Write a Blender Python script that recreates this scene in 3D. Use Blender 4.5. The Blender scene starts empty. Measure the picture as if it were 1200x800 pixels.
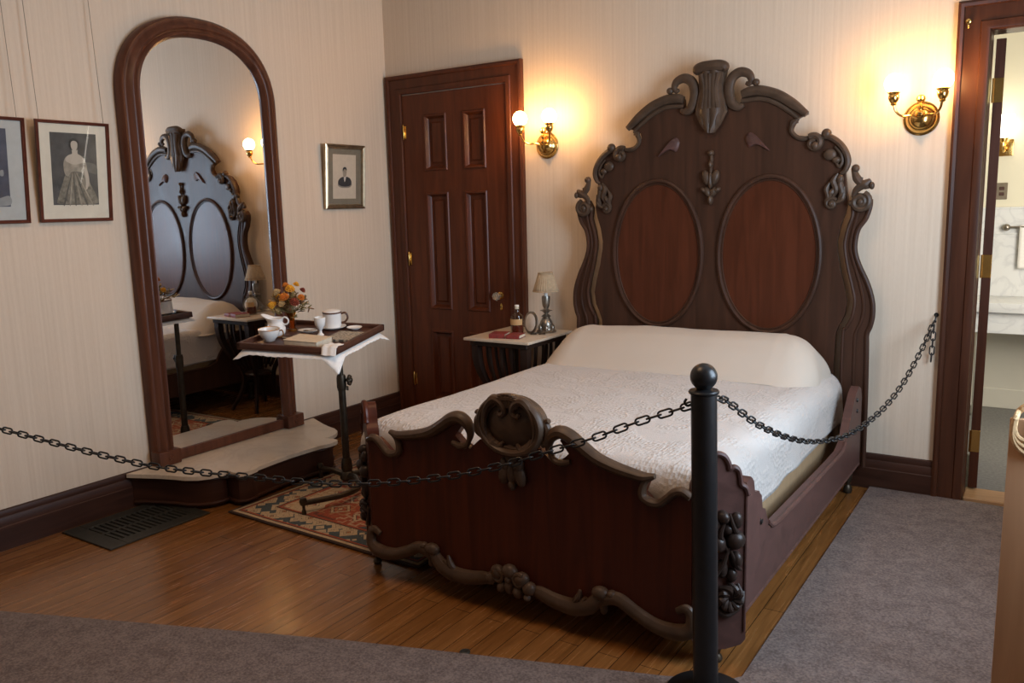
import bpy, bmesh, math, random
from mathutils import Vector, Matrix, noise
random.seed(7)
C = bpy.context.scene.collection
PI = math.pi
cos, sin = math.cos, math.sin

# ------------------------------------------------------------------ materials
def new_mat(name):
    m = bpy.data.materials.new(name); m.use_nodes = True
    nt = m.node_tree; b = nt.nodes['Principled BSDF']
    return m, nt, b
def setp(b, **k):
    for n, v in k.items():
        s = b.inputs[n.replace('_', ' ')]
        s.default_value = (*v, 1) if isinstance(v, tuple) and len(v) == 3 else v
def plain(name, col, rough=.5, metal=0., var=.12, scale=12., bump=0., **k):
    m, nt, b = new_mat(name)
    setp(b, Roughness=rough, Metallic=metal, **k)
    tc = nt.nodes.new('ShaderNodeTexCoord'); nz = nt.nodes.new('ShaderNodeTexNoise')
    nz.inputs['Scale'].default_value = scale; nz.inputs['Detail'].default_value = 4
    nt.links.new(tc.outputs['Object'], nz.inputs['Vector'])
    r = nt.nodes.new('ShaderNodeValToRGB')
    r.color_ramp.elements[0].position = .3; r.color_ramp.elements[1].position = .7
    r.color_ramp.elements[0].color = (*[c * (1 - var) for c in col], 1)
    r.color_ramp.elements[1].color = (*[min(1, c * (1 + var)) for c in col], 1)
    nt.links.new(nz.outputs['Fac'], r.inputs['Fac']); nt.links.new(r.outputs['Color'], b.inputs['Base Color'])
    if bump:
        bp = nt.nodes.new('ShaderNodeBump'); bp.inputs['Strength'].default_value = bump; bp.inputs['Distance'].default_value = .004
        nt.links.new(nz.outputs['Fac'], bp.inputs['Height']); nt.links.new(bp.outputs['Normal'], b.inputs['Normal'])
    return m
def wood(name, c1, c2, rough=.35, stretch=(14, 14, 1.2), coat=0., rv=.1):
    m, nt, b = new_mat(name)
    tc = nt.nodes.new('ShaderNodeTexCoord'); mp = nt.nodes.new('ShaderNodeMapping')
    mp.inputs['Scale'].default_value = stretch
    nt.links.new(tc.outputs['Object'], mp.inputs['Vector'])
    n1 = nt.nodes.new('ShaderNodeTexNoise'); n1.inputs['Scale'].default_value = 1.6; n1.inputs['Detail'].default_value = 7; n1.inputs['Distortion'].default_value = .8
    nt.links.new(mp.outputs['Vector'], n1.inputs['Vector'])
    r = nt.nodes.new('ShaderNodeValToRGB')
    r.color_ramp.elements[0].position = .35; r.color_ramp.elements[1].position = .68
    r.color_ramp.elements[0].color = (*c1, 1); r.color_ramp.elements[1].color = (*c2, 1)
    nt.links.new(n1.outputs['Fac'], r.inputs['Fac']); nt.links.new(r.outputs['Color'], b.inputs['Base Color'])
    mr = nt.nodes.new('ShaderNodeMapRange'); mr.inputs['To Min'].default_value = rough - rv / 2; mr.inputs['To Max'].default_value = rough + rv
    nt.links.new(n1.outputs['Fac'], mr.inputs['Value']); nt.links.new(mr.outputs['Result'], b.inputs['Roughness'])
    bp = nt.nodes.new('ShaderNodeBump'); bp.inputs['Strength'].default_value = .08; bp.inputs['Distance'].default_value = .003
    nt.links.new(n1.outputs['Fac'], bp.inputs['Height']); nt.links.new(bp.outputs['Normal'], b.inputs['Normal'])
    setp(b, Coat_Weight=coat, Coat_Roughness=.25, Specular_IOR_Level=.25)
    return m

M = {}
M['mahogany'] = wood('dark mahogany', (.040, .018, .0105), (.062, .026, .0145), .4)
M['oval'] = wood('red mahogany panel', (.060, .0165, .007), (.090, .024, .010), .33)
M['foot'] = wood('footboard mahogany', (.050, .0108, .0040), (.080, .0170, .0060), .36)
M['rail'] = wood('pale mahogany', (.072, .036, .030), (.100, .048, .040), .42, (2, 14, 14))  # paler, greyer mahogany for right rail, right foot post and headboard blisters
M['carved'] = wood('carved dark walnut', (.054, .033, .021), (.084, .051, .032), .4, (9, 9, 9))
M['door'] = wood('red stained door wood', (.072, .0185, .0068), (.112, .0290, .0105), .34)
M['casing'] = wood('dark stained casing', (.066, .0195, .0085), (.100, .0295, .0125), .36)
M['base'] = wood('dark baseboard', (.034, .0125, .0070), (.054, .020, .0110), .42, (1.2, 1.2, 16))
M['doorway'] = wood('dark doorway casing', (.050, .0165, .0078), (.078, .026, .0115), .36)
M['fruit'] = wood('blackened carved wood', (.022, .014, .011), (.036, .022, .017), .34, (9, 9, 9))
M['frame'] = wood('walnut mirror frame', (.075, .026, .0135), (.125, .045, .0235), .3)
M['darkwood'] = wood('dark table wood', (.016, .009, .007), (.030, .016, .011), .35)
M['traywood'] = wood('tray wood', (.065, .026, .016), (.100, .040, .024), .4, (3, 14, 14))
M['picframe'] = wood('picture frame wood', (.10, .030, .018), (.15, .045, .027), .35, (10, 10, 10))
M['tan'] = wood('tan varnished panel', (.46, .275, .155), (.56, .345, .20), .5, (8, 8, 1))
M['brass'] = plain('polished brass', (.66, .42, .13), .2, 1., .1)
M['oldbrass'] = plain('aged brass', (.42, .27, .09), .35, 1., .25, 30)
M['bronze'] = plain('dark bronze', (.060, .045, .030), .42, .7, .3, 25)
M['iron'] = plain('black painted iron', (.012, .012, .013), .34, .2, .15, 30)
M['pewter'] = plain('tarnished silver', (.28, .25, .21), .35, .9, .25, 30)
M['porcelain'] = plain('white porcelain', (.80, .78, .74), .22, 0, .03)
M['gilt'] = plain('gilt rim', (.50, .25, .08), .3, .8, .1)
M['browntrim'] = plain('brown glaze', (.10, .045, .025), .3, 0, .1)
M['linen'] = plain('white linen', (.78, .76, .72), .85, 0, .05, 60, .2)
M['paper'] = plain('aged paper', (.66, .56, .42), .8, 0, .08, 40)
M['mat'] = plain('cream picture mat', (.72, .66, .54), .8, 0, .04, 20)
M['matgrey'] = plain('olive grey mat', (.20, .17, .125), .8, 0, .08, 30)
M['matblue'] = plain('pale grey mat', (.48, .49, .47), .7, 0, .05, 20)
M['gold'] = plain('tarnished gilt frame', (.40, .31, .20), .3, .85, .2, 25)
M['redbook'] = plain('red cloth binding', (.20, .024, .020), .6, 0, .35, 70)
M['darkbook'] = plain('dark brown binding', (.060, .022, .014), .5, 0, .2, 40)
M['shade'] = plain('tan pleated shade', (.42, .31, .19), .8, 0, .12, 50)
M['wax'] = plain('white candle sleeve', (.85, .83, .78), .5, 0, .03)
M['grey'] = plain('grey metal plate', (.22, .18, .13), .45, .6, .1, 30)
M['blackmetal'] = plain('black vent metal', (.030, .028, .021), .5, .2, .3, 40)
M['ductshade'] = plain('black duct shade', (.004, .004, .004), .9, 0, .1)
M['whitepaint'] = plain('white painted wood', (.62, .61, .57), .5, 0, .03)
M['wire'] = plain('picture wire', (.26, .21, .17), .5, .6, .1)
M['crystal'] = plain('faceted glass knob', (.72, .68, .58), .08, 0., .05, 20, Transmission_Weight=.75, IOR=1.5)
M['rope'] = plain('tan rope', (.55, .36, .18), .8, 0, .25, 90, .4)

def glass_mat(name, col, rough=.02):
    m, nt, b = new_mat(name)
    out = nt.nodes['Material Output']
    tr = nt.nodes.new('ShaderNodeBsdfTransparent'); tr.inputs['Color'].default_value = (*col, 1)
    gl = nt.nodes.new('ShaderNodeBsdfGlossy'); gl.inputs['Roughness'].default_value = rough
    lw = nt.nodes.new('ShaderNodeLayerWeight'); lw.inputs['Blend'].default_value = .5
    pw = nt.nodes.new('ShaderNodeMath'); pw.operation = 'POWER'; pw.inputs[1].default_value = 5; nt.links.new(lw.outputs['Facing'], pw.inputs[0])
    fr = nt.nodes.new('ShaderNodeMath'); fr.operation = 'MULTIPLY_ADD'; fr.inputs[1].default_value = .8; fr.inputs[2].default_value = .035; nt.links.new(pw.outputs[0], fr.inputs[0])
    mx = nt.nodes.new('ShaderNodeMixShader')
    nt.links.new(fr.outputs[0], mx.inputs[0]); nt.links.new(tr.outputs[0], mx.inputs[1]); nt.links.new(gl.outputs[0], mx.inputs[2])
    nt.links.new(mx.outputs[0], out.inputs['Surface'])
    return m
M['pane'] = glass_mat('clear picture glass', (.96, .97, .96))
M['bottle'] = glass_mat('clear bottle glass', (.93, .90, .84))
M['amber'] = glass_mat('amber glass', (.80, .58, .22))
M['liquid'] = plain('red brown tincture', (.10, .012, .006), .12, 0, .1)
M['amberliquid'] = plain('amber liquid', (.62, .30, .09), .15, 0, .1)
m, nt, b = new_mat('silvered mirror'); setp(b, Base_Color=(.78, .79, .80), Metallic=1., Roughness=.012); M['mirror'] = m

def emit(name, col, s):
    m, nt, b = new_mat(name); setp(b, Base_Color=(.9, .85, .75), Emission_Color=col, Emission_Strength=s, Roughness=.4); return m
M['bulb'] = emit('lit frosted globe', (1, .53, .19), 74)
M['bathshade'] = emit('lit glass shade', (1, .90, .70), 7)

# wallpaper: thin vertical stripes
def wallpaper():
    m, nt, b = new_mat('striped wallpaper'); L = nt.links.new
    tc = nt.nodes.new('ShaderNodeTexCoord'); sx = nt.nodes.new('ShaderNodeSeparateXYZ'); L(tc.outputs['Object'], sx.inputs[0])
    ad = nt.nodes.new('ShaderNodeMath'); ad.operation = 'ADD'; L(sx.outputs[0], ad.inputs[0]); L(sx.outputs[1], ad.inputs[1])
    cb = nt.nodes.new('ShaderNodeCombineXYZ'); L(ad.outputs[0], cb.inputs[0]); L(sx.outputs[2], cb.inputs[2])
    mp = nt.nodes.new('ShaderNodeMapping'); mp.inputs['Scale'].default_value = (62, 1, .8); L(cb.outputs[0], mp.inputs[0])
    n = nt.nodes.new('ShaderNodeTexNoise'); n.inputs['Scale'].default_value = 1; n.inputs['Detail'].default_value = 3; L(mp.outputs[0], n.inputs['Vector'])
    mp2 = nt.nodes.new('ShaderNodeMapping'); mp2.inputs['Scale'].default_value = (160, 1, 30); L(cb.outputs[0], mp2.inputs[0])
    n2 = nt.nodes.new('ShaderNodeTexNoise'); n2.inputs['Scale'].default_value = 1; n2.inputs['Detail'].default_value = 2; L(mp2.outputs[0], n2.inputs['Vector'])
    mx = nt.nodes.new('ShaderNodeMath'); mx.operation = 'MULTIPLY_ADD'; mx.inputs[1].default_value = .35
    L(n2.outputs['Fac'], mx.inputs[0]); L(n.outputs['Fac'], mx.inputs[2])
    r = nt.nodes.new('ShaderNodeValToRGB'); r.color_ramp.elements[0].position = .48; r.color_ramp.elements[1].position = .88
    r.color_ramp.elements[0].color = (.625, .505, .380, 1); r.color_ramp.elements[1].color = (.690, .572, .442, 1)
    L(mx.outputs[0], r.inputs['Fac']); L(r.outputs['Color'], b.inputs['Base Color']); setp(b, Roughness=.75)
    return m
M['wall'] = wallpaper()
M['ceiling'] = plain('ceiling plaster', (.62, .58, .52), .9, 0, .03)
M['frontwall'] = plain('plain plaster wall', (.42, .37, .31), .9, 0, .05)
M['bathwall'] = plain('cream bathroom wall', (.70, .66, .52), .7, 0, .02, 3)
M['bathpanel'] = plain('cream bathroom panelling', (.60, .57, .49), .5, 0, .02, 3)
M['bathfloor'] = plain('grey bathroom carpet', (.17, .165, .155), .95, 0, .2, 60)

def planks():
    m, nt, b = new_mat('oak floor boards'); L = nt.links.new
    tc = nt.nodes.new('ShaderNodeTexCoord'); sx = nt.nodes.new('ShaderNodeSeparateXYZ'); L(tc.outputs['Object'], sx.inputs[0])
    sw = nt.nodes.new('ShaderNodeCombineXYZ'); L(sx.outputs[1], sw.inputs[0]); L(sx.outputs[0], sw.inputs[1])
    br = nt.nodes.new('ShaderNodeTexBrick'); br.inputs['Scale'].default_value = 1
    br.inputs['Brick Width'].default_value = 1.7; br.inputs['Row Height'].default_value = .082; br.inputs['Mortar Size'].default_value = .0014
    br.inputs['Color1'].default_value = (.192, .078, .021, 1); br.inputs['Color2'].default_value = (.252, .110, .033, 1); br.inputs['Mortar'].default_value = (.03, .012, .005, 1)
    br.offset = .37; L(sw.outputs[0], br.inputs['Vector'])
    mp = nt.nodes.new('ShaderNodeMapping'); mp.inputs['Scale'].default_value = (2.2, 34, 1); L(sw.outputs[0], mp.inputs[0])
    n = nt.nodes.new('ShaderNodeTexNoise'); n.inputs['Scale'].default_value = 1.5; n.inputs['Detail'].default_value = 6; n.inputs['Distortion'].default_value = .6; L(mp.outputs[0], n.inputs['Vector'])
    r = nt.nodes.new('ShaderNodeValToRGB'); r.color_ramp.elements[0].position = .3; r.color_ramp.elements[1].position = .7
    r.color_ramp.elements[0].color = (.62, .58, .52, 1); r.color_ramp.elements[1].color = (1.15, 1.12, 1.08, 1); L(n.outputs['Fac'], r.inputs['Fac'])
    mx = nt.nodes.new('ShaderNodeMix'); mx.data_type = 'RGBA'; mx.blend_type = 'MULTIPLY'; mx.inputs[0].default_value = 1
    L(br.outputs['Color'], mx.inputs[6]); L(r.outputs['Color'], mx.inputs[7]); L(mx.outputs[2], b.inputs['Base Color'])
    mr = nt.nodes.new('ShaderNodeMapRange'); mr.inputs['To Min'].default_value = .17; mr.inputs['To Max'].default_value = .34; L(n.outputs['Fac'], mr.inputs['Value']); L(mr.outputs[0], b.inputs['Roughness'])
    bp = nt.nodes.new('ShaderNodeBump'); bp.inputs['Strength'].default_value = .04; bp.inputs['Distance'].default_value = .002; L(n.outputs['Fac'], bp.inputs['Height']); L(bp.outputs['Normal'], b.inputs['Normal'])
    return m
M['planks'] = planks()

def carpet():
    m, nt, b = new_mat('grey brown carpet'); L = nt.links.new
    tc = nt.nodes.new('ShaderNodeTexCoord')
    n = nt.nodes.new('ShaderNodeTexNoise'); n.inputs['Scale'].default_value = 120; n.inputs['Detail'].default_value = 3; L(tc.outputs['Object'], n.inputs['Vector'])
    n2 = nt.nodes.new('ShaderNodeTexNoise'); n2.inputs['Scale'].default_value = 14; n2.inputs['Detail'].default_value = 4; L(tc.outputs['Object'], n2.inputs['Vector'])
    a = nt.nodes.new('ShaderNodeMath'); a.operation = 'MULTIPLY_ADD'; a.inputs[1].default_value = .5; L(n2.outputs['Fac'], a.inputs[0]); L(n.outputs['Fac'], a.inputs[2])
    r = nt.nodes.new('ShaderNodeValToRGB'); r.color_ramp.elements[0].position = .55; r.color_ramp.elements[1].position = .95
    r.color_ramp.elements[0].color = (.088, .063, .054, 1); r.color_ramp.elements[1].color = (.198, .150, .132, 1)
    L(a.outputs[0], r.inputs['Fac']); L(r.outputs['Color'], b.inputs['Base Color']); setp(b, Roughness=.97)
    bp = nt.nodes.new('ShaderNodeBump'); bp.inputs['Strength'].default_value = .5; bp.inputs['Distance'].default_value = .004; L(n.outputs['Fac'], bp.inputs['Height']); L(bp.outputs['Normal'], b.inputs['Normal'])
    return m
M['carpet'] = carpet()

def marble(name, base, vein, vs=5.):
    m, nt, b = new_mat(name); L = nt.links.new
    tc = nt.nodes.new('ShaderNodeTexCoord')
    n = nt.nodes.new('ShaderNodeTexNoise'); n.inputs['Scale'].default_value = vs; n.inputs['Detail'].default_value = 8; n.inputs['Distortion'].default_value = 2.2; L(tc.outputs['Object'], n.inputs['Vector'])
    r = nt.nodes.new('ShaderNodeValToRGB'); e = r.color_ramp.elements
    e[0].position = .44; e[0].color = (*base, 1); e[1].position = .56; e[1].color = (*base, 1); x = e.new(.50); x.color = (*vein, 1)
    L(n.outputs['Fac'], r.inputs['Fac']); L(r.outputs['Color'], b.inputs['Base Color']); setp(b, Roughness=.3)
    return m
M['marble'] = marble('cream marble', (.60, .50, .38), (.54, .44, .33), 3)
M['bathmarble'] = marble('white veined marble', (.70, .71, .71), (.61, .62, .63), 3.0)

def quilt(name, c, pat=True):
    m, nt, b = new_mat(name); L = nt.links.new
    tc = nt.nodes.new('ShaderNodeTexCoord')
    mp = nt.nodes.new('ShaderNodeMapping'); mp.inputs['Scale'].default_value = (70, 44, 50); L(tc.outputs['Object'], mp.inputs[0])
    v = nt.nodes.new('ShaderNodeTexVoronoi'); v.inputs['Scale'].default_value = 1.; v.inputs['Randomness'].default_value = .6; L(mp.outputs[0], v.inputs['Vector'])
    n = nt.nodes.new('ShaderNodeTexNoise'); n.inputs['Scale'].default_value = 5; n.inputs['Detail'].default_value = 5; n.inputs['Distortion'].default_value = 1.; L(tc.outputs['Object'], n.inputs['Vector'])
    r = nt.nodes.new('ShaderNodeValToRGB'); r.color_ramp.elements[0].position = .42; r.color_ramp.elements[1].position = .56; L(n.outputs['Fac'], r.inputs['Fac'])
    mu = nt.nodes.new('ShaderNodeMath'); mu.operation = 'MULTIPLY'; L(v.outputs['Distance'], mu.inputs[0]); L(r.outputs['Color'], mu.inputs[1])
    n3 = nt.nodes.new('ShaderNodeTexNoise'); n3.inputs['Scale'].default_value = 260; L(tc.outputs['Object'], n3.inputs['Vector'])
    ad = nt.nodes.new('ShaderNodeMath'); ad.operation = 'MULTIPLY_ADD'; ad.inputs[1].default_value = .25; L(n3.outputs['Fac'], ad.inputs[0])
    if pat: L(mu.outputs[0], ad.inputs[2])
    bp = nt.nodes.new('ShaderNodeBump'); bp.inputs['Strength'].default_value = 1. if pat else .15; bp.inputs['Distance'].default_value = .006
    L(ad.outputs[0], bp.inputs['Height']); L(bp.outputs['Normal'], b.inputs['Normal'])
    setp(b, Base_Color=c, Roughness=.85, Sheen_Weight=.1)
    return m
M['quilt'] = quilt('white woven bedspread', (.50, .462, .425))
M['sham'] = quilt('cream cotton cover', (.52, .45, .37), False)

def rug_mat(hx, hy):
    m, nt, b = new_mat('oriental rug'); L = nt.links.new
    N = nt.nodes.new
    tc = N('ShaderNodeTexCoord'); sx = N('ShaderNodeSeparateXYZ'); L(tc.outputs['Object'], sx.inputs[0])
    def mth(op, a, bb=None, c=None):
        n = N('ShaderNodeMath'); n.operation = op
        for i, v in enumerate((a, bb, c)):
            if v is None: continue
            if isinstance(v, (int, float)): n.inputs[i].default_value = v
            else: L(v, n.inputs[i])
        return n.outputs[0]
    dx = mth('SUBTRACT', hx, mth('ABSOLUTE', sx.outputs[0])); dy = mth('SUBTRACT', hy, mth('ABSOLUTE', sx.outputs[1]))
    d = mth('MINIMUM', dx, dy)
    def ramp(src, stops):
        r = N('ShaderNodeValToRGB'); r.color_ramp.interpolation = 'CONSTANT'; e = r.color_ramp.elements
        e[0].position = stops[0][0]; e[0].color = (*stops[0][1], 1); e[1].position = stops[1][0]; e[1].color = (*stops[1][1], 1)
        for p, c in stops[2:]:
            x = e.new(p); x.color = (*c, 1)
        L(src, r.inputs['Fac']); return r.outputs['Color']
    CR, RU, BL, DK, GD = (.46, .35, .22), (.30, .060, .025), (.055, .075, .085), (.05, .028, .02), (.36, .20, .09)
    def vor(scale, rnd, metric='CHEBYCHEV'):
        v = N('ShaderNodeTexVoronoi'); v.distance = metric; v.inputs['Scale'].default_value = scale; v.inputs['Randomness'].default_value = rnd
        L(tc.outputs['Object'], v.inputs['Vector']); return v
    v1 = vor(5.2, .25, 'MANHATTAN'); f1 = ramp(v1.outputs['Distance'], [(0, CR), (.10, DK), (.14, BL), (.30, CR), (.36, RU), (.58, DK), (.62, RU)])
    v2 = vor(13, .85, 'MANHATTAN'); f2 = ramp(v2.outputs['Distance'], [(0, RU), (.14, GD), (.22, DK), (.27, CR), (.47, DK), (.50, CR), (.84, BL)])
    v3 = vor(26, .5, 'CHEBYCHEV'); f3 = ramp(v3.outputs['Distance'], [(0, GD), (.16, DK), (.24, RU), (.44, CR)])
    def mix(f, a, c):
        x = N('ShaderNodeMix'); x.data_type = 'RGBA'
        if isinstance(f, (int, float)): x.inputs[0].default_value = f
        else: L(f, x.inputs[0])
        L(a, x.inputs[6]); L(c, x.inputs[7]); return x.outputs[2]
    sc_ = N('ShaderNodeSeparateXYZ'); L(v1.outputs['Color'], sc_.inputs[0])
    cell = ramp(sc_.outputs[0], [(0, RU), (.42, CR), (.62, BL), (.74, RU), (.86, CR)])
    v4 = vor(5.2, .25, 'MANHATTAN'); edge = ramp(v4.outputs['Distance'], [(0, CR), (.12, DK), (.15, RU), (.28, DK), (.31, CR), (.40, DK), (.43, (1, 1, 1))])
    big = mth('LESS_THAN', v4.outputs['Distance'], .43)
    field = mix(big, cell, edge)
    fine = mth('GREATER_THAN', v3.outputs['Distance'], .40)
    field = mix(mth('MULTIPLY', fine, .65), field, ramp(sc_.outputs[1], [(0, CR), (.5, DK), (.75, GD)]))
    inb = mth('LESS_THAN', d, .20)
    col = mix(inb, field, f2)
    st = ramp(mth('MULTIPLY', d, 4), [(0, DK), (.06, CR), (.14, DK), (.17, RU), (.24, CR), (.26, CR), (.70, DK), (.74, RU), (.80, DK)])
    stripe = mth('MAXIMUM', mth('LESS_THAN', d, .055), mth('MULTIPLY', mth('GREATER_THAN', d, .175), inb))
    col = mix(stripe, col, st)
    nz = N('ShaderNodeTexNoise'); nz.inputs['Scale'].default_value = 90; nz.inputs['Detail'].default_value = 4; L(tc.outputs['Object'], nz.inputs['Vector'])
    nr = N('ShaderNodeMapRange'); nr.inputs['From Min'].default_value = .3; nr.inputs['From Max'].default_value = .7; nr.inputs['To Min'].default_value = .7; nr.inputs['To Max'].default_value = 1.1; L(nz.outputs['Fac'], nr.inputs['Value'])
    mm = N('ShaderNodeMix'); mm.data_type = 'RGBA'; mm.blend_type = 'MULTIPLY'; mm.inputs[0].default_value = 1; L(col, mm.inputs[6]); L(nr.outputs[0], mm.inputs[7])
    L(mm.outputs[2], b.inputs['Base Color']); setp(b, Roughness=.95)
    return m

# ------------------------------------------------------------------ mesh helpers
OFF = {}
def mesh_obj(name, bm, mat, parent=None, angle=35, smooth=True):
    off = OFF.get(parent.name, Vector()) if parent else Vector()
    if off.length: bmesh.ops.translate(bm, vec=-off, verts=bm.verts)
    bmesh.ops.recalc_face_normals(bm, faces=bm.faces)
    me = bpy.data.meshes.new(name); bm.to_mesh(me); bm.free()
    for mt in (mat if isinstance(mat, (list, tuple)) else [mat]): me.materials.append(mt)
    if smooth:
        me.polygons.foreach_set('use_smooth', [True] * len(me.polygons)); me.set_sharp_from_angle(angle=math.radians(angle))
    o = bpy.data.objects.new(name, me); C.objects.link(o)
    if parent: o.parent = parent; OFF[o.name] = off
    return o
def tag(o, label, cat, group=None, kind=None):
    if label: o['label'] = label
    if cat: o['category'] = cat
    if group: o['group'] = group
    if kind: o['kind'] = kind
    return o
def thing(name, loc, label, cat, group=None, world=True):
    o = bpy.data.objects.new(name, None); C.objects.link(o); o.location = loc; o.empty_display_size = .1
    OFF[o.name] = Vector(loc) if world else Vector()
    return tag(o, label, cat, group)
def struct(name, bm, mat, parent=None, label=None):
    o = mesh_obj(name, bm, mat, parent); o['kind'] = 'structure'
    if label: o['label'] = label
    return o
def B(): return bmesh.new()
def box(bm, x0, x1, y0, y1, z0, z1, bev=0., seg=1, mtx=None, mi=0):
    r = bmesh.ops.create_cube(bm, size=1)
    vs = r['verts']
    for v in vs: v.co = Vector(((x0 + x1) / 2 + v.co.x * (x1 - x0), (y0 + y1) / 2 + v.co.y * (y1 - y0), (z0 + z1) / 2 + v.co.z * (z1 - z0)))
    fs = list({f for v in vs for f in v.link_faces})
    if bev:
        es = list({e for v in vs for e in v.link_edges})
        g = bmesh.ops.bevel(bm, geom=es, offset=bev, segments=seg, affect='EDGES', profile=.6)
        fs = list(set(g['faces']) | {f for f in fs if f.is_valid}); vs = list({v for f in fs for v in f.verts})
    for f in fs: f.material_index = mi
    if mtx is not None:
        for v in vs: v.co = mtx @ v.co
    return vs
def lathe(bm, prof, cx=0, cy=0, z0=0, n=24, mtx=None, mi=0, scale=(1, 1)):
    rings = []
    for r, z in prof:
        if r < 1e-5: rings.append([bm.verts.new((cx, cy, z0 + z))])
        else: rings.append([bm.verts.new((cx + r * cos(2 * PI * k / n) * scale[0], cy + r * sin(2 * PI * k / n) * scale[1], z0 + z)) for k in range(n)])
    for a, c in zip(rings, rings[1:]):
        for k in range(n):
            l = (k + 1) % n
            if len(a) == 1 and len(c) == 1: continue
            if len(a) == 1: f = bm.faces.new((a[0], c[l], c[k]))
            elif len(c) == 1: f = bm.faces.new((a[k], a[l], c[0]))
            else: f = bm.faces.new((a[k], a[l], c[l], c[k]))
            f.material_index = mi
    for R in (rings[0], rings[-1]):
        if len(R) > 1:
            f = bm.faces.new(R); f.material_index = mi
    if mtx is not None:
        for R in rings:
            for v in R: v.co = mtx @ v.co
def cr(pts, n=8, closed=False):
    P = [Vector(p) if len(p) == 3 else Vector((p[0], p[1], 0)) for p in pts]; out = []
    N = len(P); rng = range(N if closed else N - 1)
    for i in rng:
        a = P[(i - 1) % N] if closed or i > 0 else P[0] * 2 - P[1]
        b_, c = P[i], P[(i + 1) % N]
        d = P[(i + 2) % N] if closed or i + 2 < N else P[-1] * 2 - P[-2]
        for k in range(n):
            t = k / n
            out.append(.5 * (2 * b_ + (c - a) * t + (2 * a - 5 * b_ + 4 * c - d) * t * t + (3 * b_ - a - 3 * c + d) * t ** 3))
    if not closed: out.append(P[-1])
    return out
def lerp_r(radii, n):
    if isinstance(radii, (int, float)): return [radii] * n
    out = []
    for i in range(n):
        t = i / max(1, n - 1) * (len(radii) - 1); k = min(int(t), len(radii) - 2); out.append(radii[k] + (radii[k + 1] - radii[k]) * (t - k))
    return out
def tube(bm, pts, radii, n=8, closed=False, nrm=None, flat=1., mi=0, square=False):
    """swept tube; with nrm the section keeps that normal and is `flat` times as deep along it"""
    P = [Vector(p) for p in pts]; R = lerp_r(radii, len(P)); rings = []; up = None
    for i, p in enumerate(P):
        if closed: t = P[(i + 1) % len(P)] - P[i - 1]
        else: t = P[min(i + 1, len(P) - 1)] - P[max(i - 1, 0)]
        if t.length < 1e-9: t = Vector((0, 0, 1))
        t.normalize()
        if nrm is not None: u = Vector(nrm)
        else:
            if up is None: up = Vector((0, 0, 1)) if abs(t.z) < .9 else Vector((1, 0, 0))
            u = up - t * up.dot(t); u.normalize(); up = u
        s = t.cross(u)
        if s.length < 1e-6: s = Vector((1, 0, 0))
        s.normalize(); ring = []
        for k in range(n):
            a = 2 * PI * (k + (.5 if square else 0)) / n
            ring.append(bm.verts.new(p + s * cos(a) * R[i] + u * sin(a) * R[i] * flat))
        rings.append(ring)
    m = len(rings)
    for i in range(m if closed else m - 1):
        a, c = rings[i], rings[(i + 1) % m]
        for k in range(n):
            f = bm.faces.new((a[k], a[(k + 1) % n], c[(k + 1) % n], c[k])); f.material_index = mi
    if not closed:
        for rg in (rings[0], rings[-1]):
            f = bm.faces.new(rg); f.material_index = mi
def ell(bm, c, r, mtx=None, u=12, v=8, mi=0):
    g = bmesh.ops.create_uvsphere(bm, u_segments=u, v_segments=v, radius=1)
    mt = Matrix.Translation(Vector(c)) @ (mtx or Matrix()) @ Matrix.Diagonal((*r, 1))
    for w in g['verts']: w.co = mt @ w.co
    for f in {f for w in g['verts'] for f in w.link_faces}: f.material_index = mi
def plate(bm, pts, fn, d0, d1, mi=0, bev=0.):
    """closed 2D outline extruded between depths d0 and d1; fn(a, b, d) -> point"""
    f0 = [bm.verts.new(fn(p[0], p[1], d0)) for p in pts]; f1 = [bm.verts.new(fn(p[0], p[1], d1)) for p in pts]
    fs = [bm.faces.new(f0), bm.faces.new(f1[::-1])]
    for i in range(len(pts)):
        j = (i + 1) % len(pts); fs.append(bm.faces.new((f0[i], f0[j], f1[j], f1[i])))
    for f in fs: f.material_index = mi
def grid(bm, fn, nu, nv, closed_u=False, mi=0):
    V = [[bm.verts.new(fn(i / nu, j / nv)) for j in range(nv + 1)] for i in range(nu if closed_u else nu + 1)]
    for i in range(nu):
        a = V[i]; c = V[(i + 1) % len(V)]
        for j in range(nv):
            f = bm.faces.new((a[j], c[j], c[j + 1], a[j + 1])); f.material_index = mi
    return V
def solidify(o, t, off=0):
    md = o.modifiers.new('thickness', 'SOLIDIFY'); md.thickness = t; md.offset = off
def copy_tree(o, parent=None):
    c = o.copy(); C.objects.link(c)
    if parent: c.parent = parent
    OFF[c.name] = OFF.get(o.name, Vector())
    for ch in list(o.children): copy_tree(ch, c)
    return c
def ellipse(cx, cz, rx, rz, n=48, a0=0, a1=2 * PI, p=2.):
    out = []
    full = abs(a1 - a0 - 2 * PI) < 1e-6
    for k in range(n if full else n + 1):
        a = a0 + (a1 - a0) * k / n; c, s = cos(a), sin(a)
        out.append((cx + rx * math.copysign(abs(c) ** (2 / p), c), cz + rz * math.copysign(abs(s) ** (2 / p), s)))
    return out
def spiral(cx, cz, r0, r1, a0, turns, n=28):
    return [(cx + (r0 + (r1 - r0) * k / n) * cos(a0 + turns * 2 * PI * k / n), cz + (r0 + (r1 - r0) * k / n) * sin(a0 + turns * 2 * PI * k / n)) for k in range(n + 1)]

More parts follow.
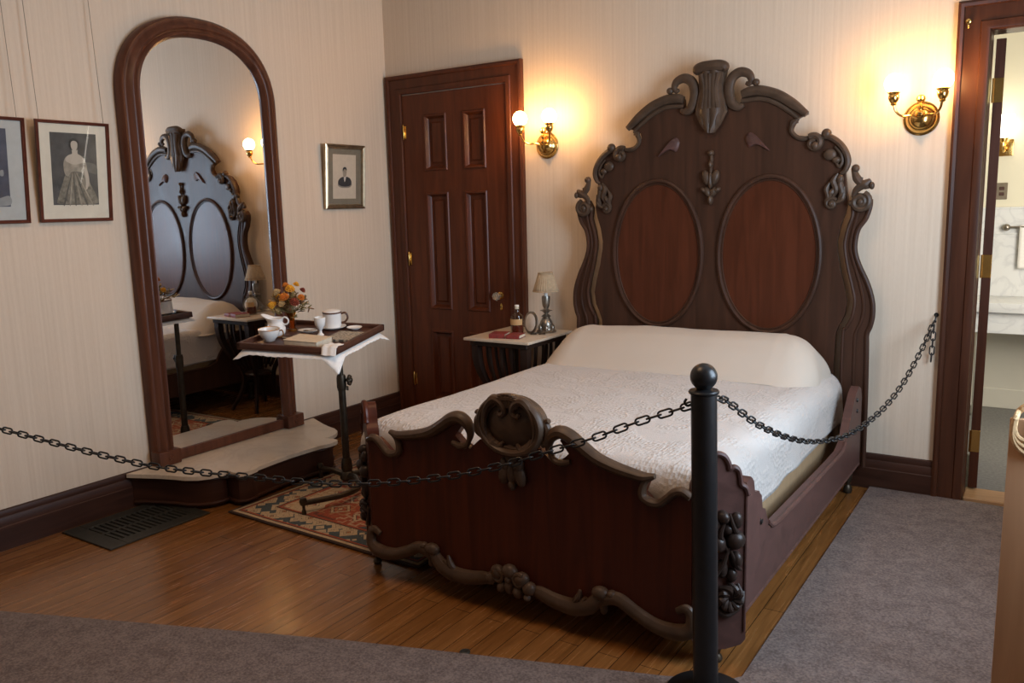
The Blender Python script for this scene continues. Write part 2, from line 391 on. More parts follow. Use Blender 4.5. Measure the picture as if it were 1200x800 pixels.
# ------------------------------------------------------------------ room shell
RX, FY, CH = 4.85, -6.6, 3.3
DZ, WZ = 2.42, 2.385
bm = B()
for a in ((-.15, .15, 0, CH), (.15, 1.085, DZ, CH), (1.085, 3.90, 0, CH), (3.90, 4.70, WZ, CH), (4.70, RX + .15, 0, CH)):
    box(bm, a[0], a[1], 0, .15, a[2], a[3])
struct('wall_back', bm, M['wall'])
bm = B(); box(bm, -.15, 0, FY, 0, 0, CH); struct('wall_left', bm, M['wall'])
WY0, WY1, WZ0, WZ1 = -2.55, -1.15, .98, 2.55
bm = B()
box(bm, RX, RX + .15, FY, WY0, 0, CH); box(bm, RX, RX + .15, WY1, 0, 0, CH); box(bm, RX, RX + .15, WY0, WY1, 0, WZ0); box(bm, RX, RX + .15, WY0, WY1, WZ1, CH)
struct('wall_right', bm, M['wall'])
bm = B(); box(bm, -.15, RX + .15, FY - .15, FY, 0, CH); struct('wall_front', bm, M['frontwall'])
bm = B(); box(bm, -.15, RX + .15, FY - .15, .15, CH, CH + .1); struct('ceiling', bm, M['ceiling'])
bm = B(); box(bm, -.15, RX + .15, FY - .15, .02, -.1, 0); struct('floor', bm, M['planks'])
# window in the right wall
w = thing('window_1', (RX, (WY0 + WY1) / 2, WZ0), None, None); w['kind'] = 'structure'
bm = B()
for a in ((WY0, WY0 + .05, WZ0, WZ1), (WY1 - .05, WY1, WZ0, WZ1), (WY0, WY1, WZ0, WZ0 + .06), (WY0, WY1, WZ1 - .05, WZ1), (WY0, WY1, 1.74, 1.79)):
    box(bm, RX + .05, RX + .10, *a, bev=.005)
mesh_obj('window_frame', bm, M['casing'], w)
bm = B(); box(bm, RX - .05, RX + .05, WY0 - .06, WY1 + .06, WZ0 - .04, WZ0, .008); mesh_obj('window_sill', bm, M['casing'], w)
bm = B(); box(bm, RX + .07, RX + .074, WY0 + .04, WY1 - .04, WZ0 + .05, WZ1 - .04); mesh_obj('pane', bm, M['pane'], w)

# carpet
bm = B()
cp = [(3.45, -.03), (3.45, -2.235), (3.43, -2.262), (3.228, -2.366), (2.09, -2.765), (.70, -3.325), (.03, -3.60), (.03, FY + .02), (RX - .02, FY + .02), (RX - .02, -.03)]
plate(bm, cp, lambda a, b_, d: Vector((a, b_, d)), .001, .012)
tag(mesh_obj('carpet', bm, M['carpet']), 'grey brown fitted carpet beside the bed and across the foreground', 'carpet')

# baseboards
def baseboard(name, x0, y0, x1, y1, nx, ny):
    bm = B(); prof = [(0, 0), (.03, 0), (.03, .115), (.026, .12), (.026, .155), (.020, .165), (.022, .18), (.016, .195), (0, .198)]
    L0 = [bm.verts.new((x0 + nx * d, y0 + ny * d, z)) for d, z in prof]; L1 = [bm.verts.new((x1 + nx * d, y1 + ny * d, z)) for d, z in prof]
    for i in range(len(prof)): bm.faces.new((L0[i], L0[(i + 1) % len(prof)], L1[(i + 1) % len(prof)], L1[i]))
    bm.faces.new(L0); bm.faces.new(L1[::-1]); struct(name, bm, M['base'])
baseboard('baseboard_left', .001, FY, .001, -.001, 1, 0)
baseboard('baseboard_back', 1.205, -.001, 3.755, -.001, 0, -1)
baseboard('baseboard_right', RX - .001, FY, RX - .001, -.04, -1, 0)

# door casings (one moulded frame each)
def casing(name, x0, x1, ztop, wid, mat, z0=0.):
    """x0..x1 outer; profile: (distance inward from the outer edge, depth)"""
    bm = B(); prof = [(0, 0), (0, .034), (.012, .040), (.026, .034), (.030, .022), (wid * .68, .022), (wid * .72, .030), (wid * .86, .032), (wid - .004, .026), (wid, .018), (wid, 0)]
    secs = []
    for (cx, cz, ix, iz) in ((x0, z0, 1, 0), (x0, ztop, 1, -1), (x1, ztop, -1, -1), (x1, z0, -1, 0)):
        secs.append([bm.verts.new((cx + ix * w_, -.0005 - d, cz + iz * w_)) for w_, d in prof])
    for a, c in zip(secs, secs[1:]):
        for i in range(len(prof) - 1): bm.faces.new((a[i], a[i + 1], c[i + 1], c[i]))
    return struct(name, bm, mat)
casing('trim_1', .018, 1.207, 2.558, .135, M['casing'])
casing('trim_2', 3.755, 4.86, 2.53, .145, M['doorway'])
# jambs
bm = B(); box(bm, 3.886, 3.902, -.002, .15, 0, WZ); box(bm, 4.70, 4.716, -.002, .15, 0, WZ); box(bm, 3.886, 4.716, -.002, .15, WZ - .002, WZ + .014)
struct('trim_3', bm, M['doorway'])
bm = B(); box(bm, 3.902, 4.70, .0, .19, -.005, .022, .006); struct('trim_4', bm, wood('oak threshold', (.30, .16, .07), (.42, .24, .11), .4, (1.2, 14, 14)), label='light oak threshold strip in the bathroom doorway')

# door_1: closed six panel door
d1 = thing('door_1', (.62, -.02, 0), 'closed six panel reddish brown wooden door', None); d1['kind'] = 'structure'
DX0, DX1 = .158, 1.080
bm = B()
xs = [(.351, .555), (.703, .893)]; zs = [(.17, .705), (.865, 1.715), (1.872, 2.266)]
FYD, BYD = -.012, .03
for a in ((DX0, xs[0][0]), (xs[0][1], xs[1][0]), (xs[1][1], DX1)): box(bm, a[0], a[1], FYD, BYD, .012, 2.415)
for x0, x1 in xs:
    for a in ((.012, zs[0][0]), (zs[0][1], zs[1][0]), (zs[1][1], zs[2][0]), (zs[2][1], 2.415)): box(bm, x0 - .001, x1 + .001, FYD, BYD, a[0], a[1])
mesh_obj('door_frame', bm, M['door'], d1)
for x0, x1 in xs:
    for z0, z1 in zs:
        bm = B()
        def ring(i, y): return [bm.verts.new((x0 + i, y, z0 + i)), bm.verts.new((x1 - i, y, z0 + i)), bm.verts.new((x1 - i, y, z1 - i)), bm.verts.new((x0 + i, y, z1 - i))]
        R = [ring(-.002, -.013), ring(.004, -.020), ring(.014, -.018), ring(.024, .004), ring(.030, .012), ring(.050, .012), ring(.062, .004)]
        for a, c in zip(R, R[1:]):
            for k in range(4): bm.faces.new((a[k], a[(k + 1) % 4], c[(k + 1) % 4], c[k]))
        bm.faces.new(R[-1])
        mesh_obj('door_panel', bm, M['door'], d1, 25)
for z in (2.156, 1.234, .317):
    bm = B(); lathe(bm, [(0, -.055), (.004, -.053), (.007, -.048), (.007, .048), (.004, .053), (0, .056)], DX0 + .012, -.022, z, 10); box(bm, DX0 + .012, DX0 + .03, -.0155, -.0125, z - .045, z + .045)
    mesh_obj('hinge', bm, M['brass'], d1)['label'] = 'brass door hinge'
k = bm = B()
RM = Matrix.Translation((.985, -.012, .985)) @ Matrix.Rotation(PI / 2, 4, 'X')
lathe(bm, [(0, 0), (.026, 0), (.026, .004), (.012, .010), (.010, .028), (.016, .034), (.028, .046), (.031, .058), (.026, .070), (.012, .077), (0, .078)], 0, 0, 0, 8, RM)
mesh_obj('door_knob', bm, M['crystal'], d1, 15)['label'] = 'faceted clear glass door knob'
bm = B(); lathe(bm, [(0, 0), (.027, 0), (.027, .005), (.014, .011), (0, .011)], 0, 0, 0, 20, RM)
lathe(bm, [(0, 0), (.013, 0), (.013, .004), (.009, .007), (0, .007)], 0, 0, 0, 16, Matrix.Translation((.990, -.012, .905)) @ Matrix.Rotation(PI / 2, 4, 'X') @ Matrix.Diagonal((.8, 2.0, 1, 1)))
mesh_obj('escutcheon', bm, M['brass'], d1)

# ------------------------------------------------------------------ bathroom beyond the doorway
BY = 2.33
bm = B(); box(bm, 2.7, 5.6, .15, BY + .1, -.1, 0); struct('floor_bathroom', bm, M['bathfloor'])
bm = B(); box(bm, 2.7, 5.6, BY, BY + .1, 0, 2.9); struct('wall_bathroom_back', bm, M['bathwall'])
bm = B(); box(bm, 2.6, 2.7, .15, BY + .1, 0, 2.9); struct('wall_bathroom_left', bm, M['bathwall'])
bm = B(); box(bm, 5.6, 5.7, .15, BY + .1, 0, 2.9); struct('wall_bathroom_right', bm, M['bathwall'])
bm = B(); box(bm, 2.6, 5.7, .15, BY + .1, 2.9, 3.0); struct('ceiling_bathroom', bm, M['ceiling'])
bm = B(); box(bm, 2.7, 5.6, BY - .02, BY, 0, .150, .004); box(bm, 2.7, 5.6, BY - .012, BY, .15, .84); struct('baseboard_bathroom', bm, M['bathpanel'])
bm = B(); box(bm, 2.7, 5.6, BY - .03, BY, .852, 1.315); box(bm, 2.7, 5.6, BY - .022, BY, 1.315, 1.50); box(bm, 2.7, 5.6, BY - .035, BY, 1.305, 1.318, .003); box(bm, 2.7, 5.6, BY - .03, BY, 1.49, 1.505, .003)
struct('trim_5', bm, M['bathmarble'])
v = thing('washstand', (4.3, 2.06, .62), 'white veined marble washstand counter on the far bathroom wall', 'sink counter')
bm = B(); box(bm, 3.72, 5.2, 1.83, BY - .032, .782, .852, .01, 2); mesh_obj('counter_slab', bm, M['bathmarble'], v)
bm = B(); box(bm, 3.76, 5.16, 1.88, BY - .032, .63, .781, .004); mesh_obj('apron', bm, M['bathmarble'], v)
bm = B()
for x in (3.80, 5.10):
    bm = B(); tube(bm, [(x, 1.98, .63), (x, 1.98, 0)], [.03, .022], 10); mesh_obj('leg', bm, M['whitepaint'], v)
t = thing('towel_bar', (4.1, BY - .03, 1.36), 'chrome towel bar with ball end above the bathroom backsplash', 'towel bar')
for x in (3.907, 4.62):
    bm = B(); ell(bm, (x, BY - .05, 1.358), (.026, .026, .026)); mesh_obj('bracket', bm, M['pewter'], t)
bm = B(); tube(bm, [(3.907, BY - .05, 1.358), (4.62, BY - .05, 1.358)], .009, 10); mesh_obj('bar', bm, M['pewter'], t)
bm = B()
def tw(u, w_):
    a = u * 2 - 1
    y = BY - .05 + (-.014 if a < 0 else .010); z = 1.37 - abs(a) * (.31 if a < 0 else .25)
    if abs(a) < .06: y = BY - .05 - .014 * cos((a / .06 + 1) * PI / 2) * -1 if False else BY - .05 - .012 * (-a / .06); z = 1.372
    return Vector((3.99 + .34 * w_, y + .004 * sin(w_ * 14), z))
grid(bm, tw, 30, 16); o = mesh_obj('towel', bm, M['linen']); solidify(o, .004); tag(o, 'white towel hanging over the bathroom towel bar', 'towel')
s = thing('bathroom_sconce', (3.87, BY, 1.93), 'brass sconce with lit white shade on the bathroom wall', 'wall lamp')
bm = B(); box(bm, 3.80, 3.915, BY - .02, BY, 1.87, 1.99, .008, 2); lathe(bm, [(0, 0), (.03, 0), (.02, .02), (.012, .06), (0, .06)], 0, 0, 0, 14, Matrix.Translation((3.86, BY - .02, 1.93)) @ Matrix.Rotation(PI / 2, 4, 'X')); mesh_obj('backplate', bm, M['brass'], s)
bm = B(); tube(bm, cr([(3.86, BY - .05, 1.92), (3.858, BY - .10, 1.90), (3.855, BY - .13, 1.94), (3.855, BY - .13, 1.985)], 6), .009, 8); lathe(bm, [(0, 0), (.022, 0), (.028, .02), (.03, .03), (0, .03)], 3.855, BY - .13, 1.965, 14); mesh_obj('arm', bm, M['brass'], s)
bm = B(); lathe(bm, [(.026, 0), (.032, .02), (.058, .14), (.062, .165), (.058, .165), (.03, .02), (.02, .004), (0, .003)], 3.855, BY - .13, 1.99, 20); mesh_obj('lamp_shade', bm, M['bathshade'], s)
o = thing('light_switch', (3.858, BY, 1.62), 'brown metal switch plate with two openings on the bathroom wall', 'switch')
bm = B(); box(bm, 3.822, 3.894, BY - .008, BY, 1.56, 1.68, .003); mesh_obj('cover_plate', bm, M['grey'], o)
for z in (1.60, 1.64):
    bm = B(); box(bm, 3.842, 3.874, BY - .012, BY - .007, z - .012, z + .012, .003); mesh_obj('button', bm, M['darkbook'], o)
# open bathroom door, seen on its edge
d2 = thing('door_2', (3.935, .16, .03), 'dark bathroom door standing open, seen edge on', None, world=False); d2['kind'] = 'structure'; d2.rotation_euler = (0, 0, math.radians(4))
bm = B(); box(bm, -.022, .022, 0, .74, 0, 2.335, .002); mesh_obj('door_leaf', bm, M['casing'], d2)
for z in (2.085, 1.20, .26):
    bm = B(); box(bm, -.020, .021, -.004, .001, z - .06, z + .06, .001); tube(bm, [(-.024, -.006, z - .06), (-.024, -.006, z + .06)], .006, 8); mesh_obj('hinge', bm, M['brass'], d2)['label'] = 'brass butt hinge on door edge'

# ------------------------------------------------------------------ bed
X0 = 2.535
bed = thing('bed', (X0, -1.15, 0), 'large carved dark mahogany bed with tall arched headboard', 'bed')
HY = -.088                        # front of the headboard
def hmap(s, y):
    return lambda a, z, d=0: Vector((X0 + s * a, y + d, z))
def orn(bm, s, y, pts, r, flat=.7, n=8, sm=6, closed=False, spline=True):
    p = cr(pts, sm, closed) if spline else [Vector((a[0], a[1], 0)) for a in pts]
    tube(bm, [Vector((X0 + s * q.x, y, q.y)) for q in p], r, n, closed, (0, -1, 0), flat)
half = [(.09, 2.20), (.11, 2.12), (.145, 2.115), (.168, 2.15), (.172, 2.19), (.20, 2.208), (.277, 2.208), (.371, 2.178), (.463, 2.122), (.532, 2.052), (.49, 2.035), (.445, 2.015), (.437, 1.985), (.459, 1.952), (.492, 1.921), (.537, 1.920),
        (.581, 1.935), (.633, 1.93), (.673, 1.915), (.713, 1.880), (.743, 1.835), (.752, 1.785), (.735, 1.73), (.742, 1.66), (.754, 1.58), (.742, 1.52), (.719, 1.45), (.706, 1.37), (.708, 1.32), (.726, 1.22), (.752, 1.12), (.767, 1.045), (.758, .97), (.729, .91), (.716, .87), (.711, .70), (.711, .24)]
outline = half + [(-a, z) for a, z in half[::-1]]
bm = B(); plate(bm, outline, hmap(1, HY), 0, .034); head = mesh_obj('headboard', bm, M['mahogany'], bed)
# stiles
so = [(.80, 1.625), (.845, 1.62), (.870, 1.59), (.868, 1.55), (.850, 1.49), (.815, 1.435), (.802, 1.36), (.808, 1.30), (.832, 1.235), (.872, 1.15), (.900, 1.06), (.905, .98), (.895, .92), (.880, .875), (.882, .80), (.888, .50), (.890, .14)]
si = [(.762, .14), (.757, .50), (.757, .86), (.772, .905), (.800, .965), (.811, 1.05), (.795, 1.13), (.769, 1.23), (.752, 1.32), (.750, 1.37), (.762, 1.44), (.783, 1.51), (.775, 1.58)]
for s in (-1, 1):
    bm = B(); plate(bm, so + si, hmap(s, HY - .012), 0, .044)
    orn(bm, s, HY - .014, so[2:], .012, .9); orn(bm, s, HY - .012, si[1:], .009, .9)
    orn(bm, s, HY - .014, [((a[0] + b_[0]) / 2, (a[1] + b_[1]) / 2) for a, b_ in zip(so[4:16], si[12:0:-1])], .008, .7)
    st = mesh_obj('side_stile', bm, M['mahogany'], head)
    bm = B(); orn(bm, s, HY - .03, spiral(.822, 1.578, .048, .012, 1.2, -1.6), [.016, .016, .012], 1.1, spline=False); ell(bm, (X0 + s * .822, HY - .03, 1.578), (.02, .02, .02))
    orn(bm, s, HY - .028, [(.78, 1.755), (.80, 1.70), (.835, 1.66), (.868, 1.652)], [.012, .022, .018, .006], .8)
    orn(bm, s, HY - .03, [(.868, 1.69), (.84, 1.67), (.80, 1.64), (.785, 1.60)], [.010, .022, .018, .010], .8)
    orn(bm, s, HY - .03, [(.825, 1.705), (.815, 1.67), (.79, 1.63)], [.006, .014, .008], .8)
    ell(bm, (X0 + s * .792, HY - .03, 1.752), (.021, .02, .021)); ell(bm, (X0 + s * .875, HY - .03, 1.66), (.014, .014, .02))
    ell(bm, (X0 + s * .776, HY - .025, 1.572), (.017, .017, .017))
    mesh_obj('volute_carving', bm, M['carved'], head)
# arched crest mouldings with a smaller bead under them
for s in (-1, 1):
    bm = B(); orn(bm, s, HY - .005, [(.172, 2.185), (.21, 2.195), (.277, 2.195), (.371, 2.163), (.455, 2.108), (.528, 2.048)], [.022, .028, .029, .029, .027, .018], .9, 10)
    orn(bm, s, HY - .004, [(.17, 2.15), (.277, 2.152), (.36, 2.122), (.43, 2.075), (.485, 2.03)], [.012, .014, .014, .013, .010], .9)
    orn(bm, s, HY - .008, [(.485, 2.03), (.458, 2.0), (.452, 1.965), (.475, 1.935), (.51, 1.922), (.545, 1.925)], [.010, .016, .013, .013, .014, .010], .9)
    orn(bm, s, HY - .01, spiral(.462, 2.005, .018, .006, 0, 1), .008, .9, spline=False)
    mesh_obj('crest_moulding', bm, M['carved'], head)
    # shoulder scroll, ear ball and curl
    bm = B(); orn(bm, s, HY - .012, [(.60, 1.925), (.65, 1.922), (.70, 1.888), (.735, 1.84), (.750, 1.79), (.738, 1.745), (.715, 1.728)], [.012, .017, .017, .017, .016, .013, .008], 1.)
    orn(bm, s, HY - .01, [(.68, 1.87), (.712, 1.83), (.720, 1.79), (.705, 1.765), (.69, 1.785)], [.006, .009, .009, .009, .006], 1.)
    ell(bm, (X0 + s * .635, HY - .012, 1.94), (.027, .026, .027))
    orn(bm, s, HY - .016, spiral(.572, 1.895, .042, .012, 2.2, -1.2), [.018, .018, .014, .012], 1., spline=False); ell(bm, (X0 + s * .580, HY - .02, 1.880), (.022, .022, .024))
    ell(bm, (X0 + s * .655, HY - .012, 1.83), (.034, .014, .030)); ell(bm, (X0 + s * .69, HY - .012, 1.80), (.022, .016, .018))
    mesh_obj('shoulder_scroll', bm, M['carved'], head)
    # hanging foliage below the shoulder
    bm = B()
    for a, r in (([(.70, 1.73), (.68, 1.69), (.695, 1.645), (.672, 1.60)], [.006, .018, .016, .006]), ([(.72, 1.72), (.715, 1.67), (.725, 1.63), (.705, 1.585)], [.006, .016, .016, .005]),
                 ([(.665, 1.69), (.645, 1.65), (.655, 1.61), (.638, 1.58)], [.005, .014, .014, .005]), ([(.70, 1.66), (.67, 1.63), (.655, 1.585)], [.006, .018, .006]), ([(.735, 1.66), (.728, 1.60), (.69, 1.575)], [.006, .015, .008])):
        orn(bm, s, HY - .012, a, r, 1.1)
    orn(bm, s, HY - .012, spiral(.672, 1.572, .030, .010, .6, 1.2), .011, 1.1, spline=False); ell(bm, (X0 + s * .672, HY - .015, 1.572), (.017, .02, .017)); ell(bm, (X0 + s * .712, HY - .012, 1.70), (.02, .018, .026))
    mesh_obj('foliage_carving', bm, M['carved'], head)
    # smooth raised tear-shaped blister
    bm = B(); pts = cr([(.195, 1.945), (.215, 1.975), (.245, 1.965), (.285, 1.925), (.335, 1.868), (.29, 1.895), (.25, 1.905), (.215, 1.895)], 6, True)
    cx_, cz_ = .25, 1.93
    r0 = [bm.verts.new((X0 + s * p.x, HY - .001, p.y)) for p in pts]; r1 = [bm.verts.new((X0 + s * (p.x * .8 + cx_ * .2), HY - .016, p.y * .8 + cz_ * .2)) for p in pts]
    for i in range(len(pts)):
        j = (i + 1) % len(pts); bm.faces.new((r0[i], r0[j], r1[j], r1[i]))
    bm.faces.new(r1); mesh_obj('raised_panel', bm, M['rail'], head, 60)
    # oval panel and its moulded ring
    bm = B(); e = ellipse(.337, 1.292, .268, .420, 64); c = bm.verts.new((X0 + s * .337, HY - .0025, 1.292)); ring_ = [bm.verts.new((X0 + s * a, HY - .002, z)) for a, z in e]
    for i in range(64): bm.faces.new((c, ring_[i], ring_[(i + 1) % 64]))
    mesh_obj('oval_panel', bm, M['oval'], head)
    bm = B()
    orn(bm, s, HY - .004, ellipse(.337, 1.292, .285, .438, 72), .014, 1., 8, closed=True, spline=False); orn(bm, s, HY - .003, ellipse(.337, 1.292, .268, .420, 72), .006, 1., 6, closed=True, spline=False)
    mesh_obj('oval_moulding', bm, M['mahogany'], head)
# crown: palmette trunk with rolled top, three lobes below, C-scrolls
bm = B()
tp = [(0.0, 1.985, .022), (0, 2.03, .060), (0, 2.10, .096), (0, 2.16, .088), (0, 2.22, .072), (0, 2.29, .076), (0, 2.352, .082)]
V = grid(bm, lambda u, w_: (lambda i: Vector((X0 + tp[i][2] * (w_ * 2 - 1), HY - .01 - .038 * (1 - (w_ * 2 - 1) ** 2) ** .5 - .010 * abs(sin((w_ * 2 - 1) * PI * 1.5)), tp[i][1])))(round(u * (len(tp) - 1))), len(tp) - 1, 16)
for s in (-1, 0, 1):
    orn(bm, 1, HY - .03, [(s * .045, 2.12), (s * .042, 2.05), (s * .034, 1.985 + abs(s) * .03)], [.016, .022, .010], 1.)
    orn(bm, 1, HY - .045, [(s * .05, 2.31), (s * .032, 2.22), (s * .045, 2.12)], [.016, .012, .014], .9)
plate(bm, [(-.084, 2.355), (-.072, 2.27), (-.070, 2.22), (-.085, 2.16), (-.09, 2.1), (.09, 2.1), (.085, 2.16), (.07, 2.22), (.072, 2.27), (.084, 2.355)], hmap(1, HY - .015), 0, .04)
tube(bm, cr([(X0 - .070, HY - .02, 2.322), (X0 - .080, HY - .03, 2.340), (X0 - .05, HY - .036, 2.350), (X0, HY - .038, 2.352), (X0 + .05, HY - .036, 2.350), (X0 + .080, HY - .03, 2.340), (X0 + .070, HY - .02, 2.322)], 6), [.018, .028, .032, .032, .032, .028, .018], 10)
for s in (-1, 1):
    orn(bm, s, HY - .05, spiral(.048, 2.352, .020, .006, 0, 1.3), .008, 1., spline=False)
mesh_obj('crown_palmette', bm, M['carved'], head)
for s in (-1, 1):
    bm = B(); orn(bm, s, HY - .012, [(.185, 2.128), (.155, 2.118), (.122, 2.135), (.104, 2.18), (.102, 2.235), (.122, 2.283), (.165, 2.305), (.208, 2.292), (.226, 2.262), (.214, 2.238), (.196, 2.243)], [.012, .022, .028, .030, .030, .029, .027, .024, .019, .015, .010], .9, 10)
    ell(bm, (X0 + s * .252, HY - .012, 2.242), (.022, .020, .020)); orn(bm, s, HY - .012, [(.21, 2.272), (.232, 2.252), (.252, 2.242)], .012, .9)
    mesh_obj('crown_scroll', bm, M['carved'], head)
# bellflower pendant in the middle
bm = B(); Y = HY - .012
orn(bm, 1, Y, [(0, 1.885), (.004, 1.84), (0, 1.78), (.0, 1.62)], [.006, .010, .009, .005], 1.)
for (a, z, rx, rz, rot) in ((0, 1.875, .018, .016, 0), (-.026, 1.735, .025, .045, -.3), (.026, 1.735, .025, .045, .3), (0, 1.72, .015, .05, 0), (-.018, 1.655, .020, .03, -.5), (.018, 1.655, .020, .03, .5), (-.04, 1.665, .014, .022, -1), (.04, 1.665, .014, .022, 1), (0, 1.61, .015, .03, 0), (0, 1.81, .012, .022, 0)):
    ell(bm, (X0 + a, Y, z), (rx, .022, rz), Matrix.Rotation(rot, 4, 'Y'))
mesh_obj('pendant_carving', bm, M['carved'], head)

# footboard
FYB = -2.25
fh = [(.0, .70), (.14, .70), (.19, .655), (.235, .675), (.262, .70), (.225, .745), (.245, .770), (.30, .735), (.37, .695), (.45, .665), (.52, .648), (.575, .645), (.558, .60), (.585, .575), (.625, .575), (.66, .605), (.695, .628), (.728, .620), (.738, .60),
      (.738, .18), (.70, .135), (.655, .115), (.60, .120), (.53, .150), (.47, .182), (.42, .175), (.385, .150), (.33, .118), (.24, .105), (.15, .118), (.08, .115), (0, .105)]
bm = B(); plate(bm, fh[1:-1] + [(-a, z) for a, z in fh[1:-1][::-1]], hmap(1, FYB), 0, .04); footb = mesh_obj('footboard', bm, M['foot'], bed)
for s in (-1, 1):
    bm = B(); Y = FYB - .006
    orn(bm, s, Y, [(.272, .672), (.235, .662), (.205, .668), (.188, .690), (.180, .725), (.195, .760), (.232, .780), (.275, .768), (.32, .738), (.38, .702), (.45, .680), (.52, .667), (.565, .663), (.605, .672)], [.010, .014, .012, .010, .016, .023, .026, .026, .025, .024, .023, .021, .018, .010], 1.1, 10)
    orn(bm, s, Y, [(.60, .668), (.572, .650), (.558, .620), (.560, .592), (.588, .576), (.622, .578), (.650, .600), (.678, .626), (.706, .634), (.735, .618)], [.008, .012, .014, .016, .017, .016, .015, .016, .016, .014], 1.1, 10)
    mesh_obj('top_moulding', bm, M['carved'], footb)
    # carved apron scrolls along the bottom edge
    bm = B(); Y = FYB - .008
    orn(bm, s, Y, [(.690, .200), (.722, .215), (.742, .195), (.742, .150), (.71, .125), (.655, .118), (.595, .128), (.53, .155), (.47, .185), (.425, .180), (.40, .155), (.41, .128)], [.012, .017, .020, .026, .031, .030, .027, .026, .026, .026, .020, .012], .95, 10)
    orn(bm, s, Y, [(.43, .19), (.385, .165), (.345, .128), (.28, .108), (.20, .112), (.13, .128), (.08, .125)], [.010, .026, .032, .034, .031, .027, .016], .9, 10)
    orn(bm, s, Y - .006, [(.31, .185), (.30, .150), (.27, .120)], [.006, .016, .010], 1.); orn(bm, s, Y - .006, [(.335, .16), (.30, .125), (.25, .11)], [.008, .016, .010], 1.)
    ell(bm, (X0 + s * .395, Y - .006, .195), (.036, .026, .026)); ell(bm, (X0 + s * .44, Y - .004, .20), (.020, .02, .016)); ell(bm, (X0 + s * .405, Y, .13), (.015, .015, .018))
    orn(bm, s, Y, [(.73, .13), (.70, .105), (.66, .095)], [.012, .016, .008], 1.)
    mesh_obj('apron_scroll', bm, M['carved'], footb)
bm = B(); Y = FYB - .022
for (a, z, rx, rz, rot) in ((-.055, .175, .034, .030, .3), (.055, .170, .034, .030, -.3), (0, .19, .036, .030, 0), (-.085, .145, .026, .028, .5), (.09, .14, .03, .028, -.5), (0, .13, .022, .034, 0), (-.035, .12, .022, .026, .4), (.04, .115, .024, .026, -.4), (.0, .16, .02, .02, 0), (.085, .105, .018, .016, 0)):
    ell(bm, (X0 + a, Y, z), (rx, .026, rz), Matrix.Rotation(rot, 4, 'Y'))
for s in (-1, 1): orn(bm, s, Y - .012, spiral(.05, .165, .03, .008, 1, 1.2), .009, 1., spline=False)
mesh_obj('apron_rosette', bm, M['carved'], footb)
# cartouche
cz, cx = .783, .022
bm = B(); Y = FYB - .012
plate(bm, ellipse(cx, cz, .138, .108, 48), hmap(1, Y), .0, .045)
V = grid(bm, lambda u, w_: Vector((X0 + cx + .120 * w_ * cos(2 * PI * u), Y - .004 - .022 * (1 - w_ ** 2), cz + .092 * w_ * sin(2 * PI * u))), 40, 6, True)
orn(bm, 1, Y - .012, ellipse(cx, cz, .136, .108, 56), [.017] * 5, 1.5, 10, closed=True, spline=False)
orn(bm, 1, Y - .010, ellipse(cx, cz, .116, .090, 56), .007, 1.3, 8, closed=True, spline=False)
for s in (-1, 1):
    p = [(.085, -.085), (.118, -.02), (.105, .055), (.068, .098), (.032, .088), (.018, .055), (.036, .038), (.05, .05)]
    orn(bm, 1, Y - .02, [(cx + s * a, cz + z) for a, z in p], [.006, .012, .015, .018, .016, .014, .012, .008], 1.2)
    orn(bm, 1, Y - .016, [(cx + s * a, cz + z) for a, z in ((.10, -.045), (.082, -.078), (.05, -.088), (.03, -.068))], [.010, .022, .016, .006], .9)
    orn(bm, 1, Y, [(cx + s * a, cz + z) for a, z in ((.135, -.06), (.158, -.04), (.160, .0), (.150, .025), (.165, .035))], [.014, .016, .014, .012, .010], 1.2)
for k in range(-3, 4):
    a = k * .32; orn(bm, 1, Y - .024, [(cx + .012 * k, cz + .07), (cx + .052 * sin(a), cz + .085 + .040 * cos(a))], [.008, .015], .9, spline=False)
mesh_obj('cartouche', bm, M['carved'], footb)
bm = B(); Y = FYB - .012
for (a, z, rx, rz, rot) in ((0, .665, .03, .05, 0), (-.034, .585, .026, .045, .25), (.034, .585, .026, .045, -.25), (0, .59, .022, .048, 0), (0, .545, .016, .024, 0), (-.03, .62, .022, .03, -.4), (.03, .62, .022, .03, .4)):
    ell(bm, (X0 + .018 + a, Y, z), (rx, .02, rz), Matrix.Rotation(rot, 4, 'Y'))
mesh_obj('pendant_carving', bm, M['carved'], footb)

